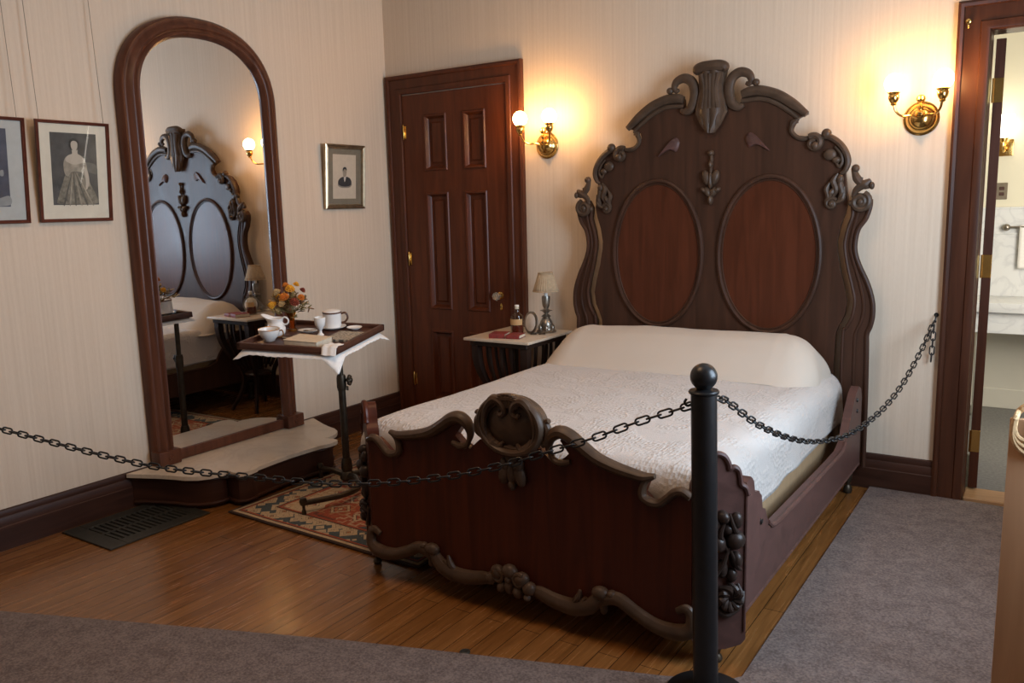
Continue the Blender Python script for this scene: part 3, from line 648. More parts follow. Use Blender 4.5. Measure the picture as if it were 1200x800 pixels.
# canted corner posts with carved fruit
po = [(0, .10), (.0, .62), (.006, .66), (.028, .685), (.034, .72), (.05, .752), (.078, .766), (.105, .757), (.122, .73), (.126, .712), (.140, .716), (.155, .705), (.162, .68), (.166, .655), (.182, .642), (.192, .615), (.192, .09), (.175, .070), (.12, .058), (.06, .060), (.02, .075)]
po = [po[0]] + [(q.x, q.y) for q in cr(po[1:16], 4)] + po[16:]
for s in (-1, 1):
    A = Vector((X0 + s * .738, FYB + .004, 0)); D = Vector((s * .148, .122, 0)).normalized(); Nn = Vector((s * .122, -.148, 0)).normalized()
    def pm(a, z, d=0): return A + D * a + Vector((0, 0, z)) - Nn * d
    bm = B(); plate(bm, po, pm, -.006, .045)
    tube(bm, [pm(a[0], a[1], -.004) for a in po[9:58]], .010, 8, False, tuple(Nn), 1.2)
    tube(bm, [pm(.186, z, -.006) for z in (.64, .12)], .006, 8)
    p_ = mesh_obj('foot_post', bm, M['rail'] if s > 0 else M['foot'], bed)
    bm = B()
    for (a, z, ra, rz, rd) in ((.10, .545, .030, .024, .022), (.15, .530, .020, .030, .022), (.075, .52, .018, .028, .02), (.145, .462, .036, .034, .036), (.085, .45, .030, .032, .03), (.12, .50, .02, .02, .022), (.15, .39, .026, .030, .022), (.10, .36, .022, .034, .02), (.135, .335, .022, .026, .02)):
        ell(bm, pm(a, z, -.012), (ra, rd, rz), Matrix.Rotation(-s * .6, 4, 'Z'))
    for q in ([(.11, .55), (.09, .48), (.12, .42)], [(.12, .44), (.10, .38), (.07, .33)], [(.125, .43), (.15, .37), (.165, .355)], [(.12, .56), (.14, .50), (.165, .47)]):
        tube(bm, cr([pm(a, z, -.025) for a, z in q], 5), [.005, .010, .004], 8)
    for k in range(9):
        a0 = k * 2 * PI / 9
        tube(bm, cr([pm(.13 + .012 * cos(a0), .255 + .012 * sin(a0), -.025), pm(.13 + .034 * cos(a0 + .4), .255 + .036 * sin(a0 + .4), -.030), pm(.13 + .050 * cos(a0 + 1.0), .255 + .054 * sin(a0 + 1.0), -.012)], 5), [.006, .013, .006], 8)
    tube(bm, cr([pm(.05, .29, -.01), pm(.075, .225, -.012), pm(.12, .19, -.012), pm(.165, .205, -.01)], 6), [.006, .012, .012, .006], 8)
    mesh_obj('fruit_carving', bm, M['fruit'], p_)
    bm = B(); q = pm(.10, 0, .02); lathe(bm, [(0, 0), (.016, .002), (.020, .012), (.016, .024), (.010, .03), (.014, .045), (.020, .058), (.020, .066), (0, .066)], q.x, q.y, 0, 14); mesh_obj('caster', bm, M['bronze'], bed)
# side rails with stepped bracket ends
for s in (-1, 1):
    xo = X0 + s * .885
    pr = [(-2.125, .18), (-2.125, .655), (-2.08, .665), (-2.045, .64), (-2.03, .595), (-1.985, .585), (-1.95, .555), (-1.935, .505), (-1.90, .49), (-1.88, .455), (-1.84, .405), (-1.75, .382), (-.80, .362), (-.62, .362), (-.53, .39), (-.49, .45), (-.42, .53), (-.34, .60), (-.27, .625), (-.21, .60), (-.185, .55), (-.185, .18)]
    bm = B(); plate(bm, pr, lambda a, z, d: Vector((xo - s * d, a, z)), .002, .042)
    tube(bm, [Vector((xo - s * .004, a, z)) for a, z in [(q.x, q.y) for q in cr([(-1.86, .425), (-1.77, .386), (-1.5, .375), (-.85, .361), (-.62, .361), (-.54, .385)], 6)]], .010, 8)
    tube(bm, [Vector((xo - s * .006, a, .183)) for a in (-2.12, -.19)], .008, 8)
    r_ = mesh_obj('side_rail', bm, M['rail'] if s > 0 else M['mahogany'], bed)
    for (y, z) in ((-.31, .56), (-.30, .50), (-1.955, .46)):
        bm = B(); lathe(bm, [(0, 0), (.012, 0), (.010, .006), (0, .008)], 0, 0, 0, 10, Matrix.Translation((xo - s * .002, y, z)) @ Matrix.Rotation(s * PI / 2, 4, 'Y')); mesh_obj('bolt_cover', bm, M['iron'], r_)
    bm = B(); lathe(bm, [(0, 0), (.020, .002), (.024, .020), (.018, .04), (.012, .048), (.018, .07), (.024, .09), (.024, .138), (0, .138)], xo - s * .06, -.16, 0, 14); mesh_obj('caster', bm, M['bronze'], bed)
# mattress and covers
bm = B(); box(bm, X0 - .815, X0 + .765, -2.16, -.13, .20, .60, .05, 3); tag(mesh_obj('mattress', bm, plain('ticking cover', (.34, .22, .115), .9, 0, .1, 30)), 'tan mattress inside the bed rails under the white bedspread', 'mattress')
def wrink(x, y, s=1.): return s * (noise.noise((x * 2.3, y * 2.3, .3)) * .008 + noise.noise((x * 7, y * 7, 2)) * .003)
def side(a, R, drop):
    """arc length a past the flat top -> (outward offset, fall)"""
    if a <= 0: return 0, 0
    q = R * PI / 2
    if a < q: return R * sin(a / R), R * (1 - cos(a / R))
    return R + .02 * min(1, (a - q) / .25), R + (a - q)
def spread(u, w_):
    xl, xr = X0 - .845, X0 + .775
    Rl, Rr, Rf = .05, .12, .10
    La, Ra = .30, .34; top0, top1 = xl + Rl, xr - Rr
    tot = La + (top1 - top0) + Ra; a = u * tot
    if a < La: o_, fx = side(La - a, Rl, .3); x = top0 - o_
    elif a > La + top1 - top0: o_, fx = side(a - La - top1 + top0, Rr, .3); x = top1 + o_
    else: fx = 0; x = top0 + a - La
    yb, yf = -.14, -2.185 + Rf; Fa = .24
    tl = (yb - yf) + Fa; b_ = w_ * tl
    if b_ > yb - yf: o2, fy = side(b_ - (yb - yf), Rf, .3); y = yf - min(o2, Rf)
    else: fy = 0; y = yb - b_
    f = (fx ** 3 + fy ** 3) ** (1 / 3)
    z = .672 - f + .012 * sin((x - 1.7) / 1.65 * PI) * (1 if fx == 0 else 0)
    fold = .004 * sin(y * 11 + sin(y * 5) * 2) * min(1, fx / .12) + .008 * sin(x * 30) * min(1, fy / .12)
    sgn = -1 if x < X0 else 1
    z = max(z + wrink(x, y), .405 + .004 * sin(y * 9))
    return Vector((x + sgn * fold * (1 if fx > 0 else 0), y - (fold * .5 if fy > .05 else 0), z))
bm = B(); grid(bm, spread, 110, 110); o = mesh_obj('bedspread', bm, M['quilt'], angle=180); solidify(o, .010, -1)
tag(o, 'white woven bedspread laid smoothly over the bed', 'bedspread')
def sham(u, w_):
    prof = [(-.680, .676), (-.66, .694), (-.60, .735), (-.52, .800), (-.44, .850), (-.36, .872), (-.28, .872), (-.20, .842), (-.150, .79), (-.135, .73)]
    t = w_ * (len(prof) - 1); k = min(int(t), len(prof) - 2); t -= k
    y = prof[k][0] + (prof[k + 1][0] - prof[k][0]) * t; zt = prof[k][1] + (prof[k + 1][1] - prof[k][1]) * t
    xl, xr, R = X0 - .86, X0 + .715, .20
    La, Ra = .38, .62; top0, top1 = xl + R, xr - R; tot = La + top1 - top0 + Ra; a = u * tot
    if a < La: o_, fx = side(La - a, R, 0); x = top0 - o_
    elif a > La + top1 - top0: o_, fx = side(a - La - top1 + top0, R, 0); x = top1 + o_
    else: fx = 0; x = top0 + a - La
    low = .44 if x > X0 else .63
    ext = max(0, zt - .69)
    z = zt - fx * (.62 + .38 * min(1, ext / .15)) if fx < .2 else max(low, zt - fx)
    z = max(z, low + (.10 * (1 - w_) if x > X0 else 0) )
    cre = math.exp(-((x - X0 - .60 - .28 * (1 - w_)) / .045) ** 2) * .018 * sin(w_ * PI) if x > X0 else 0
    z -= cre
    if fx > .2 and x > X0: x += .028 * min(1, (fx - .2) / .2)
    if fx > .15: y = y * .96 - .02
    sag = .012 * sin((x - X0) * 2.2 + 1.)
    return Vector((x + .008 * sin(y * 24) * min(1, fx / .15), y, z + (wrink(x, y, 1.4) + sag * (1 if fx == 0 else .5)) * min(1, w_ * 5)))
bm = B(); grid(bm, sham, 96, 40); o = mesh_obj('pillow_cover', bm, M['sham'], angle=180); solidify(o, .008, -1)
tag(o, 'cream pillow cover folded over the bolster at the headboard', 'pillow')

# ------------------------------------------------------------------ rug, vent, floor plug
RXC, RYC, RHX, RHY = 1.275, -1.43, .68, .68
bm = B(); grid(bm, lambda u, w_: Vector((-RHX + 2 * RHX * u, -RHY + 2 * RHY * w_, .004 + .002 * noise.noise((u * 6, w_ * 6, 0)))), 40, 40)
rg = mesh_obj('rug', bm, rug_mat(RHX, RHY), angle=180); rg.location = (RXC, RYC, .004); rg.rotation_euler = (0, 0, math.radians(-1.2)); solidify(rg, .008, 0)
tag(rg, 'small patterned red and cream oriental rug by the bed', 'rug')
vt = thing('floor_vent', (.29, -2.43, 0), 'black metal floor vent grille by the left baseboard', 'vent')
bm = B(); vx0, vx1, vy0, vy1 = .06, .50, -2.72, -2.15
for a in ((vx0, vx1, vy0, vy0 + .09), (vx0, vx1, vy1 - .06, vy1), (vx0, vx0 + .08, vy0 + .09, vy1 - .06), (vx1 - .08, vx1, vy0 + .09, vy1 - .06)): box(bm, *a, .001, .010, .002)
mesh_obj('grille_frame', bm, M['blackmetal'], vt)
bm = B(); box(bm, vx0 + .05, vx1 - .05, vy0 + .05, vy1 - .03, .0008, .002); mesh_obj('duct_shade', bm, M['ductshade'], vt)  # near-black sheet painted in for the shade under the slats
for k in range(14):
    y = vy0 + .105 + k * (vy1 - vy0 - .18) / 13
    bm = B(); box(bm, vx0 + .07, vx1 - .07, y - .008, y + .008, .0015, .009, .001); mesh_obj('slat', bm, M['blackmetal'], vt)
bm = B(); box(bm, (vx0 + vx1) / 2 - .008, (vx0 + vx1) / 2 + .008, vy0 + .08, vy1 - .05, .0015, .0095, .001); mesh_obj('centre_bar', bm, M['blackmetal'], vt)
bm = B(); lathe(bm, [(0, 0), (.020, 0), (.020, .003), (.014, .006), (.006, .004), (0, .004)], 2.537, -2.579, .0005, 18); tag(mesh_obj('floor_plug', bm, M['blackmetal']), 'small black round plug in the wood floor near the carpet edge', 'floor plug')

# ------------------------------------------------------------------ pier mirror on its marble shelf
MY = -1.637; ZS = .20
sh = thing('mirror_shelf', (.28, MY, 0), 'low marble topped shelf with scalloped front under the tall mirror', 'shelf')
hp = [(.034, .69), (.11, .655), (.21, .610), (.30, .578), (.37, .560), (.43, .525), (.470, .475), (.488, .42), (.487, .385), (.474, .366), (.505, .372), (.545, .378), (.583, .374), (.600, .345), (.603, .30), (.598, .262), (.583, .240), (.577, .18), (.570, .09), (.566, 0)]
full = [(a, MY + b_) for a, b_ in hp] + [(a, MY - b_) for a, b_ in hp[:-1][::-1]]
bm = B(); plate(bm, full, lambda a, b_, d: Vector((a, b_, d)), ZS - .022, ZS); mesh_obj('marble_slab', bm, M['marble'], sh)
bm = B(); inn = [(max(.034, a - .028), MY + (b_ - MY) * .955) for a, b_ in full]; plate(bm, inn, lambda a, b_, d: Vector((a, b_, d)), .012, ZS - .023)
for z in (.03, ZS - .035): tube(bm, [Vector((a + .004, b_, z)) for a, b_ in inn], .010, 8)
mesh_obj('wooden_base', bm, M['base'], sh)
pmr = thing('pier_mirror', (.07, MY, ZS), 'tall arched wood framed mirror standing against the left wall', 'mirror')
path = []
OW, SPR, OH = .523, 2.24, .462
n = 40
path.append((-OW, ZS + .001, -1, 0)); path.append((-OW, 1.2, -1, 0))
for k in range(n + 1):
    a = PI - PI * k / n; p = 2.25
    c, s = cos(a), sin(a); x = OW * math.copysign(abs(c) ** (2 / p), c); z = SPR + OH * abs(s) ** (2 / p)
    nx = math.copysign((abs(x) / OW) ** (p - 1), x) / OW; nz = ((z - SPR) / OH) ** (p - 1) / OH; l = math.hypot(nx, nz); path.append((x, z, nx / l, nz / l))
path.append((OW, 1.2, 1, 0)); path.append((OW, ZS + .001, 1, 0))
prof = [(0, .004), (0, .055), (.012, .066), (.024, .062), (.034, .068), (.052, .088), (.062, .090), (.068, .080), (.076, .078), (.086, .090), (.096, .092), (.104, .080), (.112, .062), (.112, .030)]
bm = B(); secs = []
for (a, z, nx, nz) in path: secs.append([bm.verts.new((.004 + d, MY + a - nx * w_, z - nz * w_)) for w_, d in prof])
for a, c in zip(secs, secs[1:]):
    for i in range(len(prof) - 1): bm.faces.new((a[i], a[i + 1], c[i + 1], c[i]))
for s_ in (secs[0], secs[-1]): bm.faces.new(s_)
mesh_obj('arched_frame', bm, M['frame'], pmr, 50)
bm = B(); box(bm, .034, .075, MY - .42, MY + .42, ZS + .002, ZS + .062, .006, 2); mesh_obj('bottom_rail', bm, M['frame'], pmr)
for s in (-1, 1):
    bm = B(); box(bm, .034, .118, MY + s * .465 - .068, MY + s * .465 + .068, ZS + .002, ZS + .085, .006, 2); lathe(bm, [(0, 0), (.016, 0), (.012, .006), (0, .008)], 0, 0, 0, 12, Matrix.Translation((.118, MY + s * .465, ZS + .045)) @ Matrix.Rotation(PI / 2, 4, 'Y')); mesh_obj('corner_block', bm, M['frame'], pmr)
bm = B(); pts = [(p[0] - p[2] * .105, p[1] - p[3] * .105) for p in path]; pts[0] = (pts[0][0], ZS + .03); pts[-1] = (pts[-1][0], ZS + .03)
bm.faces.new([bm.verts.new((.060, MY + a, z)) for a, z in pts]); mesh_obj('mirror_glass', bm, M['mirror'], pmr, smooth=False)
bm = B(); bm.faces.new([bm.verts.new((.030, MY + a, z)) for a, z in pts]); mesh_obj('backing', bm, M['darkwood'], pmr, smooth=False)

# ------------------------------------------------------------------ pictures on the left wall
def picture(name, yc, zb, w, h, xt, xb, fw, fm, label, group, wires, draw, mats, inner, fd=.018):
    ang = math.atan2(xt - xb, h)
    t = thing(name, (xb, yc, zb), label, 'picture', group, world=False); t.rotation_euler = (0, ang, 0)
    # local: x out of the wall, y along it, z up
    bm = B()
    prof = [(0, 0), (0, fd * .8), (fw * .3, fd), (fw * .6, fd * .7), (fw * .8, fd * .8), (fw, fd * .5), (fw, 0)]
    secs = [[bm.verts.new((d, sy * (w / 2 - q), (q if sz < 0 else h - q))) for q, d in prof] for sy, sz in ((-1, -1), (1, -1), (1, 1), (-1, 1))]
    for i in range(4):
        a, c = secs[i], secs[(i + 1) % 4]
        for j in range(len(prof) - 1): bm.faces.new((a[j], a[j + 1], c[j + 1], c[j]))
    mesh_obj('frame', bm, fm, t, 25)
    bm = B(); box(bm, .001, .004, -w / 2 + .004, w / 2 - .004, .004, h - .004); mesh_obj('mat_board', bm, mats[0], t)
    y0, y1, z0, z1 = inner
    bm = B(); box(bm, .004, .0048, y0, y1, z0, z1); pr_ = mesh_obj('print', bm, mats[1], t)
    draw(pr_, y0, y1, z0, z1)
    bm = B(); bm.faces.new([bm.verts.new((.0095, a, z)) for a, z in ((-w / 2 + fw * .9, fw * .9), (w / 2 - fw * .9, fw * .9), (w / 2 - fw * .9, h - fw * .9), (-w / 2 + fw * .9, h - fw * .9))]); mesh_obj('glass_pane', bm, M['pane'], t)
    for y in wires:
        bm = B(); tube(bm, [(.002, y, h - .01), (.002 - sin(ang) * .0, y, h + .04)], .0012, 6)
        top = CH - .02 - zb
        v0 = Vector((.002, y, h - .005)); v1 = Matrix.Rotation(-ang, 3, 'Y') @ Vector((.012 - xb, y, top)); bm.clear(); tube(bm, [v0, v1], .0016, 6)
        mesh_obj('hanging_wire', bm, M['wire'], t)
    return t
def flatshape(parent, pts, x, mat, y0, y1, z0, z1, name):
    bm = B(); f = lambda p: (y0 + (y1 - y0) * p[0], z0 + (z1 - z0) * p[1])
    plate(bm, [f(p) for p in pts], lambda a, b_, d: Vector((d, a, b_)), x, x + .0004); return mesh_obj(name, bm, mat, parent, smooth=False)
gm = lambda nm, c, v=.25, s=25: plain(nm, c, .8, 0, v, s)
G = dict(bg=gm('sepia grey ground', (.085, .080, .075), .3, 14), skirt=gm('pale sepia skirt', (.20, .18, .14), .45, 45), bod=gm('light sepia bodice', (.33, .29, .23), .25, 30), skin=gm('pale sepia skin', (.50, .44, .36), .06, 14), hair=gm('dark sepia hair', (.05, .045, .04)), sky=gm('grey sky', (.16, .15, .135), .3, 10), fold=gm('sepia folds', (.11, .10, .085)))
def lady(p, y0, y1, z0, z1):
    def f(pts, x, m_, nm): flatshape(p, [(q.x, q.y) for q in cr(pts, 5, True)], x, m_, y0, y1, z0, z1, nm)
    f([(.62, .58), (.80, .60), (.98, .56), (.98, .44), (.80, .46), (.66, .44)], .0050, G['sky'], 'background')
    f([(.10, .02), (.10, .10), (.20, .28), (.30, .44), (.42, .46), (.60, .45), (.78, .34), (.94, .14), (.97, .02), (.5, .01)], .0055, G['skirt'], 'skirt')
    for k in range(6):
        x = .22 + k * .12; f([(x, .03), (x + .035, .03), (.40 + k * .03 + .012, .41), (.40 + k * .03, .41)], .0061, G['fold'] if k % 2 == 0 else G['bod'], 'skirt_fold')
    f([(.27, .44), (.25, .56), (.30, .66), (.42, .70), (.56, .70), (.70, .65), (.76, .55), (.78, .40), (.82, .28), (.76, .27), (.70, .40), (.60, .46), (.42, .46), (.34, .40)], .0065, G['bod'], 'bodice')
    f([(.30, .62), (.34, .68), (.44, .71), (.58, .71), (.68, .67), (.72, .61), (.60, .58), (.50, .565), (.40, .58)], .0068, G['skin'], 'shoulders')
    f([(.70, .52), (.76, .50), (.80, .36), (.76, .24), (.71, .22), (.72, .34)], .0068, G['skin'], 'arm')
    f([(.40, .68), (.45, .72), (.45, .78), (.57, .78), (.57, .72), (.63, .68), (.5, .66)], .0070, G['skin'], 'neck')
    f([(.395, .83), (.41, .90), (.50, .93), (.595, .90), (.61, .83), (.585, .78), (.5, .76), (.415, .78)], .0072, G['hair'], 'hair')
    f([(.43, .83), (.44, .875), (.50, .895), (.565, .875), (.575, .83), (.555, .78), (.5, .748), (.45, .78)], .0075, G['skin'], 'face')
picture('framed_picture', -2.435, 1.582, .375, .50, .060, .012, .016, M['picframe'], 'framed portrait of a standing lady in a wide gown, nearest the mirror', None, (-.165, .165), lady, (M['mat'], G['bg']), (-.118, .118, .085, .442))
NB = dict(bg=gm('blue grey print', (.075, .082, .115), .35, 10), pale=gm('pale print ground', (.30, .31, .31), .2, 12), dark=gm('dark print shape', (.045, .05, .07)))
def scene1(p, y0, y1, z0, z1):
    def f(pts, x, m_, nm): flatshape(p, [(q.x, q.y) for q in cr(pts, 5, True)], x, m_, y0, y1, z0, z1, nm)
    f([(.02, .02), (.02, .12), (.35, .16), (.7, .10), (.98, .14), (.98, .02), (.5, .01)], .0052, NB['pale'], 'foreground')
    f([(.30, .12), (.26, .35), (.34, .60), (.45, .72), (.56, .60), (.66, .34), (.62, .12)], .0056, NB['dark'], 'figure')
    f([(.40, .72), (.40, .80), (.45, .84), (.50, .80), (.50, .72), (.45, .69)], .0060, NB['pale'], 'face')
    f([(.84, .40), (.84, .46), (.90, .47), (.90, .40)], .0060, NB['pale'], 'pale_patch')  # small pale patch of the print
picture('framed_picture', -2.873, 1.582, .40, .50, .060, .012, .016, M['picframe'], 'framed dark blue print cut off at the left edge', None, (-.17, .17), scene1, (M['matblue'], NB['bg']), (-.13, .115, .08, .445))
BU = dict(bg=gm('cream vignette paper', (.58, .50, .40), .05), suit=gm('dark suit ink', (.030, .032, .036), .3), face=gm('grey ink face', (.34, .28, .22), .2), white=gm('white shirt', (.60, .56, .50), .05), soft=gm('grey ink wash', (.24, .21, .18), .25))
def bust(p, y0, y1, z0, z1):
    def f(pts, x, m_, nm): flatshape(p, [(q.x, q.y) for q in cr(pts, 5, True)], x, m_, y0, y1, z0, z1, nm)
    f([(.20, .32), (.30, .26), (.50, .245), (.72, .26), (.82, .33), (.70, .40), (.5, .42), (.28, .40)], .0052, BU['soft'], 'ink_wash')
    f([(.24, .32), (.22, .40), (.32, .47), (.45, .50), (.60, .50), (.74, .46), (.80, .38), (.76, .31), (.62, .28), (.40, .28)], .0056, BU['suit'], 'suit')
    f([(.46, .50), (.50, .38), (.56, .50), (.51, .52)], .0060, BU['white'], 'shirt')
    f([(.43, .55), (.42, .63), (.46, .68), (.52, .69), (.58, .66), (.585, .58), (.56, .52), (.50, .49), (.45, .51)], .0062, BU['face'], 'face')
    f([(.42, .62), (.42, .68), (.48, .72), (.56, .71), (.59, .66), (.58, .64), (.52, .67), (.46, .66)], .0065, BU['suit'], 'hair')
picture('framed_picture', -.512, 1.616, .385, .440, .042, .010, .030, M['gold'], 'small gilt framed portrait of a man, between mirror and door', None, (), bust, (M['matgrey'], BU['bg']), (-.112, .112, .070, .372), .024)

# ------------------------------------------------------------------ brass two-arm sconces
def sconce(x, label):
    t = thing('wall_sconce', (x, -.001, 1.99), label, 'wall lamp', 'brass globe sconces beside the bed', world=False)
    bm = B(); RX_ = Matrix.Rotation(PI / 2, 4, 'X')
    lathe(bm, [(0, 0), (.083, 0), (.085, .006), (.078, .012), (.074, .012), (.070, .022), (.058, .034), (.054, .034), (.044, .048), (.030, .056), (.022, .060), (0, .062)], 0, 0, 0, 28, RX_)
    lathe(bm, [(0, 0), (.022, 0), (.026, .012), (.020, .020), (.010, .026), (.012, .036), (.020, .044), (.011, .052), (.008, .060), (.016, .066), (.023, .078), (.020, .092), (.010, .100), (0, .102)], 0, -.055, .012, 16)
    mesh_obj('backplate', bm, M['brass'], t)
    for s in (-1, 1):
        bm = B(); tube(bm, cr([(s * .012, -.06, .0), (s * .040, -.085, .012), (s * .075, -.115, .010), (s * .098, -.14, .030), (s * .108, -.155, .062), (s * .110, -.16, .085)], 6), [.0075, .0065, .006, .006, .006, .007], 8)
        lathe(bm, [(0, 0), (.010, 0), (.016, .006), (.012, .012), (.020, .020), (.026, .034), (.026, .048), (.022, .054), (.028, .060), (.030, .066), (.026, .069), (0, .069)], s * .110, -.16, .060, 18)
        a_ = mesh_obj('lamp_arm', bm, M['brass'], t)
        bm = B(); ell(bm, (s * .110, -.16, .168), (.046, .046, .048), None, 24, 16); mesh_obj('globe', bm, M['bulb'], a_)
    return t
sconce(1.385, 'brass wall sconce with two lit globes beside the closed door')
sconce(3.612, 'brass wall sconce with two lit globes beside the bathroom doorway')

# small brass hook on the doorway casing
bm = B(); lathe(bm, [(0, 0), (.012, 0), (.010, .004), (.005, .010), (.006, .020), (.012, .026), (.012, .032), (0, .038)], 0, 0, 0, 14, Matrix.Translation((3.803, -.0228, 2.43)) @ Matrix.Rotation(PI / 2, 4, 'X')); tube(bm, cr([(3.803, -.045, 2.428), (3.803, -.052, 2.412), (3.806, -.046, 2.40)], 5), .005, 8)
tag(mesh_obj('brass_hook', bm, M['brass']), 'small brass hook high on the bathroom doorway casing', 'hook')

# ------------------------------------------------------------------ nightstand and what stands on it
NX, NY, NT = 1.352, -.355, .785
ns = thing('nightstand', (NX, NY, 0), 'small pale topped nightstand with dark slatted lyre sides', 'nightstand', world=False)
hw, hd = .245, .275
bm = B(); box(bm, -hw, hw, -hd, hd, NT - .018, NT, .006, 2); mesh_obj('table_top', bm, M['marble'], ns)
bm = B(); box(bm, -hw + .03, hw - .03, -hd + .03, hd - .03, NT - .052, NT - .019, .004); mesh_obj('table_frame', bm, M['darkwood'], ns)
lp = [(.75, 1.0), (.68, 1.0), (.60, .96), (.52, .86), (.43, .68), (.35, .50), (.27, .42), (.18, .46), (.10, .60), (.03, .76), (.0, .80)]
for sx in (-1, 1):
    for sy in (-1, 1):
        bm = B(); tube(bm, cr([(sx * .185 * k, sy * .21 * k, z) for z, k in lp], 4), [.034, .036, .032, .025, .021, .018, .018, .017, .016, .016], 4, square=True); mesh_obj('leg', bm, M['darkwood'], ns)
bm = B(); lathe(bm, [(0, 0), (.10, 0), (.11, .012), (.10, .024), (0, .024)], 0, 0, .285, 20); mesh_obj('stretcher_shelf', bm, M['darkwood'], ns)
for ax in (0, 1):
    for sg in (-1, 1):
        for q in (-.5, 0, .5):
            def P_(k, z): return (sg * .185 * k, q * .21 * k * .9, z) if ax == 0 else (q * .185 * k * .9, sg * .21 * k, z)
            bm = B(); tube(bm, cr([P_(k, z) for z, k in lp[:6]], 4), .011, 4, square=True); mesh_obj('slat', bm, M['darkwood'], ns)
L_ = thing('table_lamp', (1.478, -.215, NT + .001), 'small silver candlestick lamp with tan shade on the nightstand', 'lamp', world=False)
bm = B(); lathe(bm, [(0, 0), (.062, 0), (.066, .006), (.058, .012), (.046, .018), (.042, .030), (.046, .045), (.038, .070), (.028, .088), (.022, .094), (.026, .100), (.034, .104), (.022, .112), (.012, .120), (.018, .130), (.026, .136), (.042, .142), (.020, .148), (.014, .156), (.022, .170), (.026, .190), (.028, .225), (.026, .236), (0, .236)], 0, 0, 0, 24)
for k in range(6): ell(bm, (.046 * cos(k * PI / 3), .046 * sin(k * PI / 3), .028), (.014, .014, .022))
mesh_obj('lamp_base', bm, M['pewter'], L_)
bm = B(); lathe(bm, [(0, 0), (.012, 0), (.012, .060), (0, .062)], 0, 0, .236, 14); mesh_obj('candle_sleeve', bm, M['wax'], L_)
bm = B()
def shd(u, w_):
    a = 2 * PI * u; r = (.082 + (.046 - .082) * w_) * (1 + .02 * sin(a * 30)); return Vector((r * cos(a), r * sin(a), .268 + .118 * w_))
grid(bm, shd, 120, 4, True)
for r, z in ((.083, .268), (.047, .386)): tube(bm, [(r * cos(k * PI / 20), r * sin(k * PI / 20), z) for k in range(40)], .003, 6, True)
o = mesh_obj('lamp_shade', bm, M['shade'], L_); solidify(o, .002)
bt = thing('medicine_bottle', (1.355, -.375, NT + .001), 'clear bottle half full of dark red liquid, on the nightstand', 'bottle', world=False)
bm = B(); prf = [(0, 0), (.040, 0), (.043, .005), (.043, .105), (.038, .122), (.020, .136), (.017, .142), (.017, .168), (.021, .172), (.021, .182), (.014, .182), (.014, .140), (.034, .120), (.040, .102), (.040, .008), (0, .006)]
lathe(bm, prf, 0, 0, 0, 24); mesh_obj('glass_body', bm, M['bottle'], bt)
bm = B(); lathe(bm, [(0, 0), (.0385, 0), (.0385, .056), (0, .056)], 0, 0, .007, 24); mesh_obj('liquid', bm, M['liquid'], bt)
bm = B(); grid(bm, lambda u, w_: Vector((.0437 * cos(-PI * .95 + u * PI * .9), .0437 * sin(-PI * .95 + u * PI * .9), .064 + .038 * w_)), 18, 1); mesh_obj('glow_band', bm, plain('tan glow band', (.50, .30, .12), .7, 0, .05), bt)  # tan band painted on for the amber glow in the glass
bm = B(); lathe(bm, [(0, 0), (.0135, 0), (.0145, .026), (0, .027)], 0, 0, .164, 14); mesh_obj('neck_plug', bm, M['wax'], bt)  # pale plug added to lighten the clear neck; the bottle itself is open
dk = thing('silver_dish', (1.425, -.318, NT + .001), 'round pale silver dish standing on edge behind the bottle', 'dish', world=False)
mt = Matrix.Translation((0, 0, .072)) @ Matrix.Rotation(-.42, 4, 'Z') @ Matrix.Rotation(PI / 2 - .12, 4, 'X')
bm = B(); lathe(bm, [(0, 0), (.050, .0), (.062, -.004), (.070, -.002), (.070, .003), (.060, .004), (.048, .008), (0, .008)], 0, 0, 0, 32, mt); mesh_obj('dish_body', bm, plain('pale silver', (.82, .81, .78), .4, 0., .08, 30), dk)
bm = B(); box(bm, -.02, .02, .005, .045, 0, .004, .001); tube(bm, [(0, .04, .004), (0, .012, .06)], .003, 6); mesh_obj('stand', bm, M['pewter'], dk)
bm = B(); lathe(bm, [(.064, 0), (.072, -.004), (.072, .005), (.064, .005)], 0, 0, .0, 32, mt); mesh_obj('rim', bm, M['pewter'], dk)
def book(name, loc, rz, w, d, h, cover, label, group=None, spine=False):
    t = thing(name, loc, label, 'book', group, world=False); t.rotation_euler = (0, 0, rz)
    bm = B(); box(bm, -w / 2, w / 2, -d / 2, d / 2, 0, .003, .0008); box(bm, -w / 2, w / 2, -d / 2, d / 2, h - .003, h, .0008)
    grid(bm, lambda u, w_: Vector((-w / 2 - .003 * sin(u * PI), -d / 2 + d * w_, h * u)), 6, 1); mesh_obj('cover', bm, cover, t)
    bm = B(); box(bm, -w / 2 + .001, w / 2 - .004, -d / 2 + .004, d / 2 - .004, .003, h - .003); mesh_obj('pages', bm, M['paper'], t)
    return t
book('book', (1.315, -.520, NT + .001), .30 + PI / 2, .12, .105, .028, M['redbook'], 'red book with worn spine, left of the pair on the nightstand')
book('book', (1.425, -.500, NT + .001), .22 + PI / 2, .115, .09, .024, M['redbook'], 'smaller red book, right of the pair on the nightstand')
sp = thing('eyeglasses', (1.485, -.335, NT + .001), 'pair of wire eyeglasses lying on the nightstand before the lamp', 'glasses', world=False); sp.rotation_euler = (0, 0, .5)
bm = B()
for s in (-1, 1): tube(bm, [(s * .026 + .020 * cos(k * PI / 12), .016 * sin(k * PI / 12), .004) for k in range(24)], .0022, 6, True)
tube(bm, [(-.007, .004, .006), (0, .009, .009), (.007, .004, .006)], .002, 6); mesh_obj('rims', bm, M['bronze'], sp)
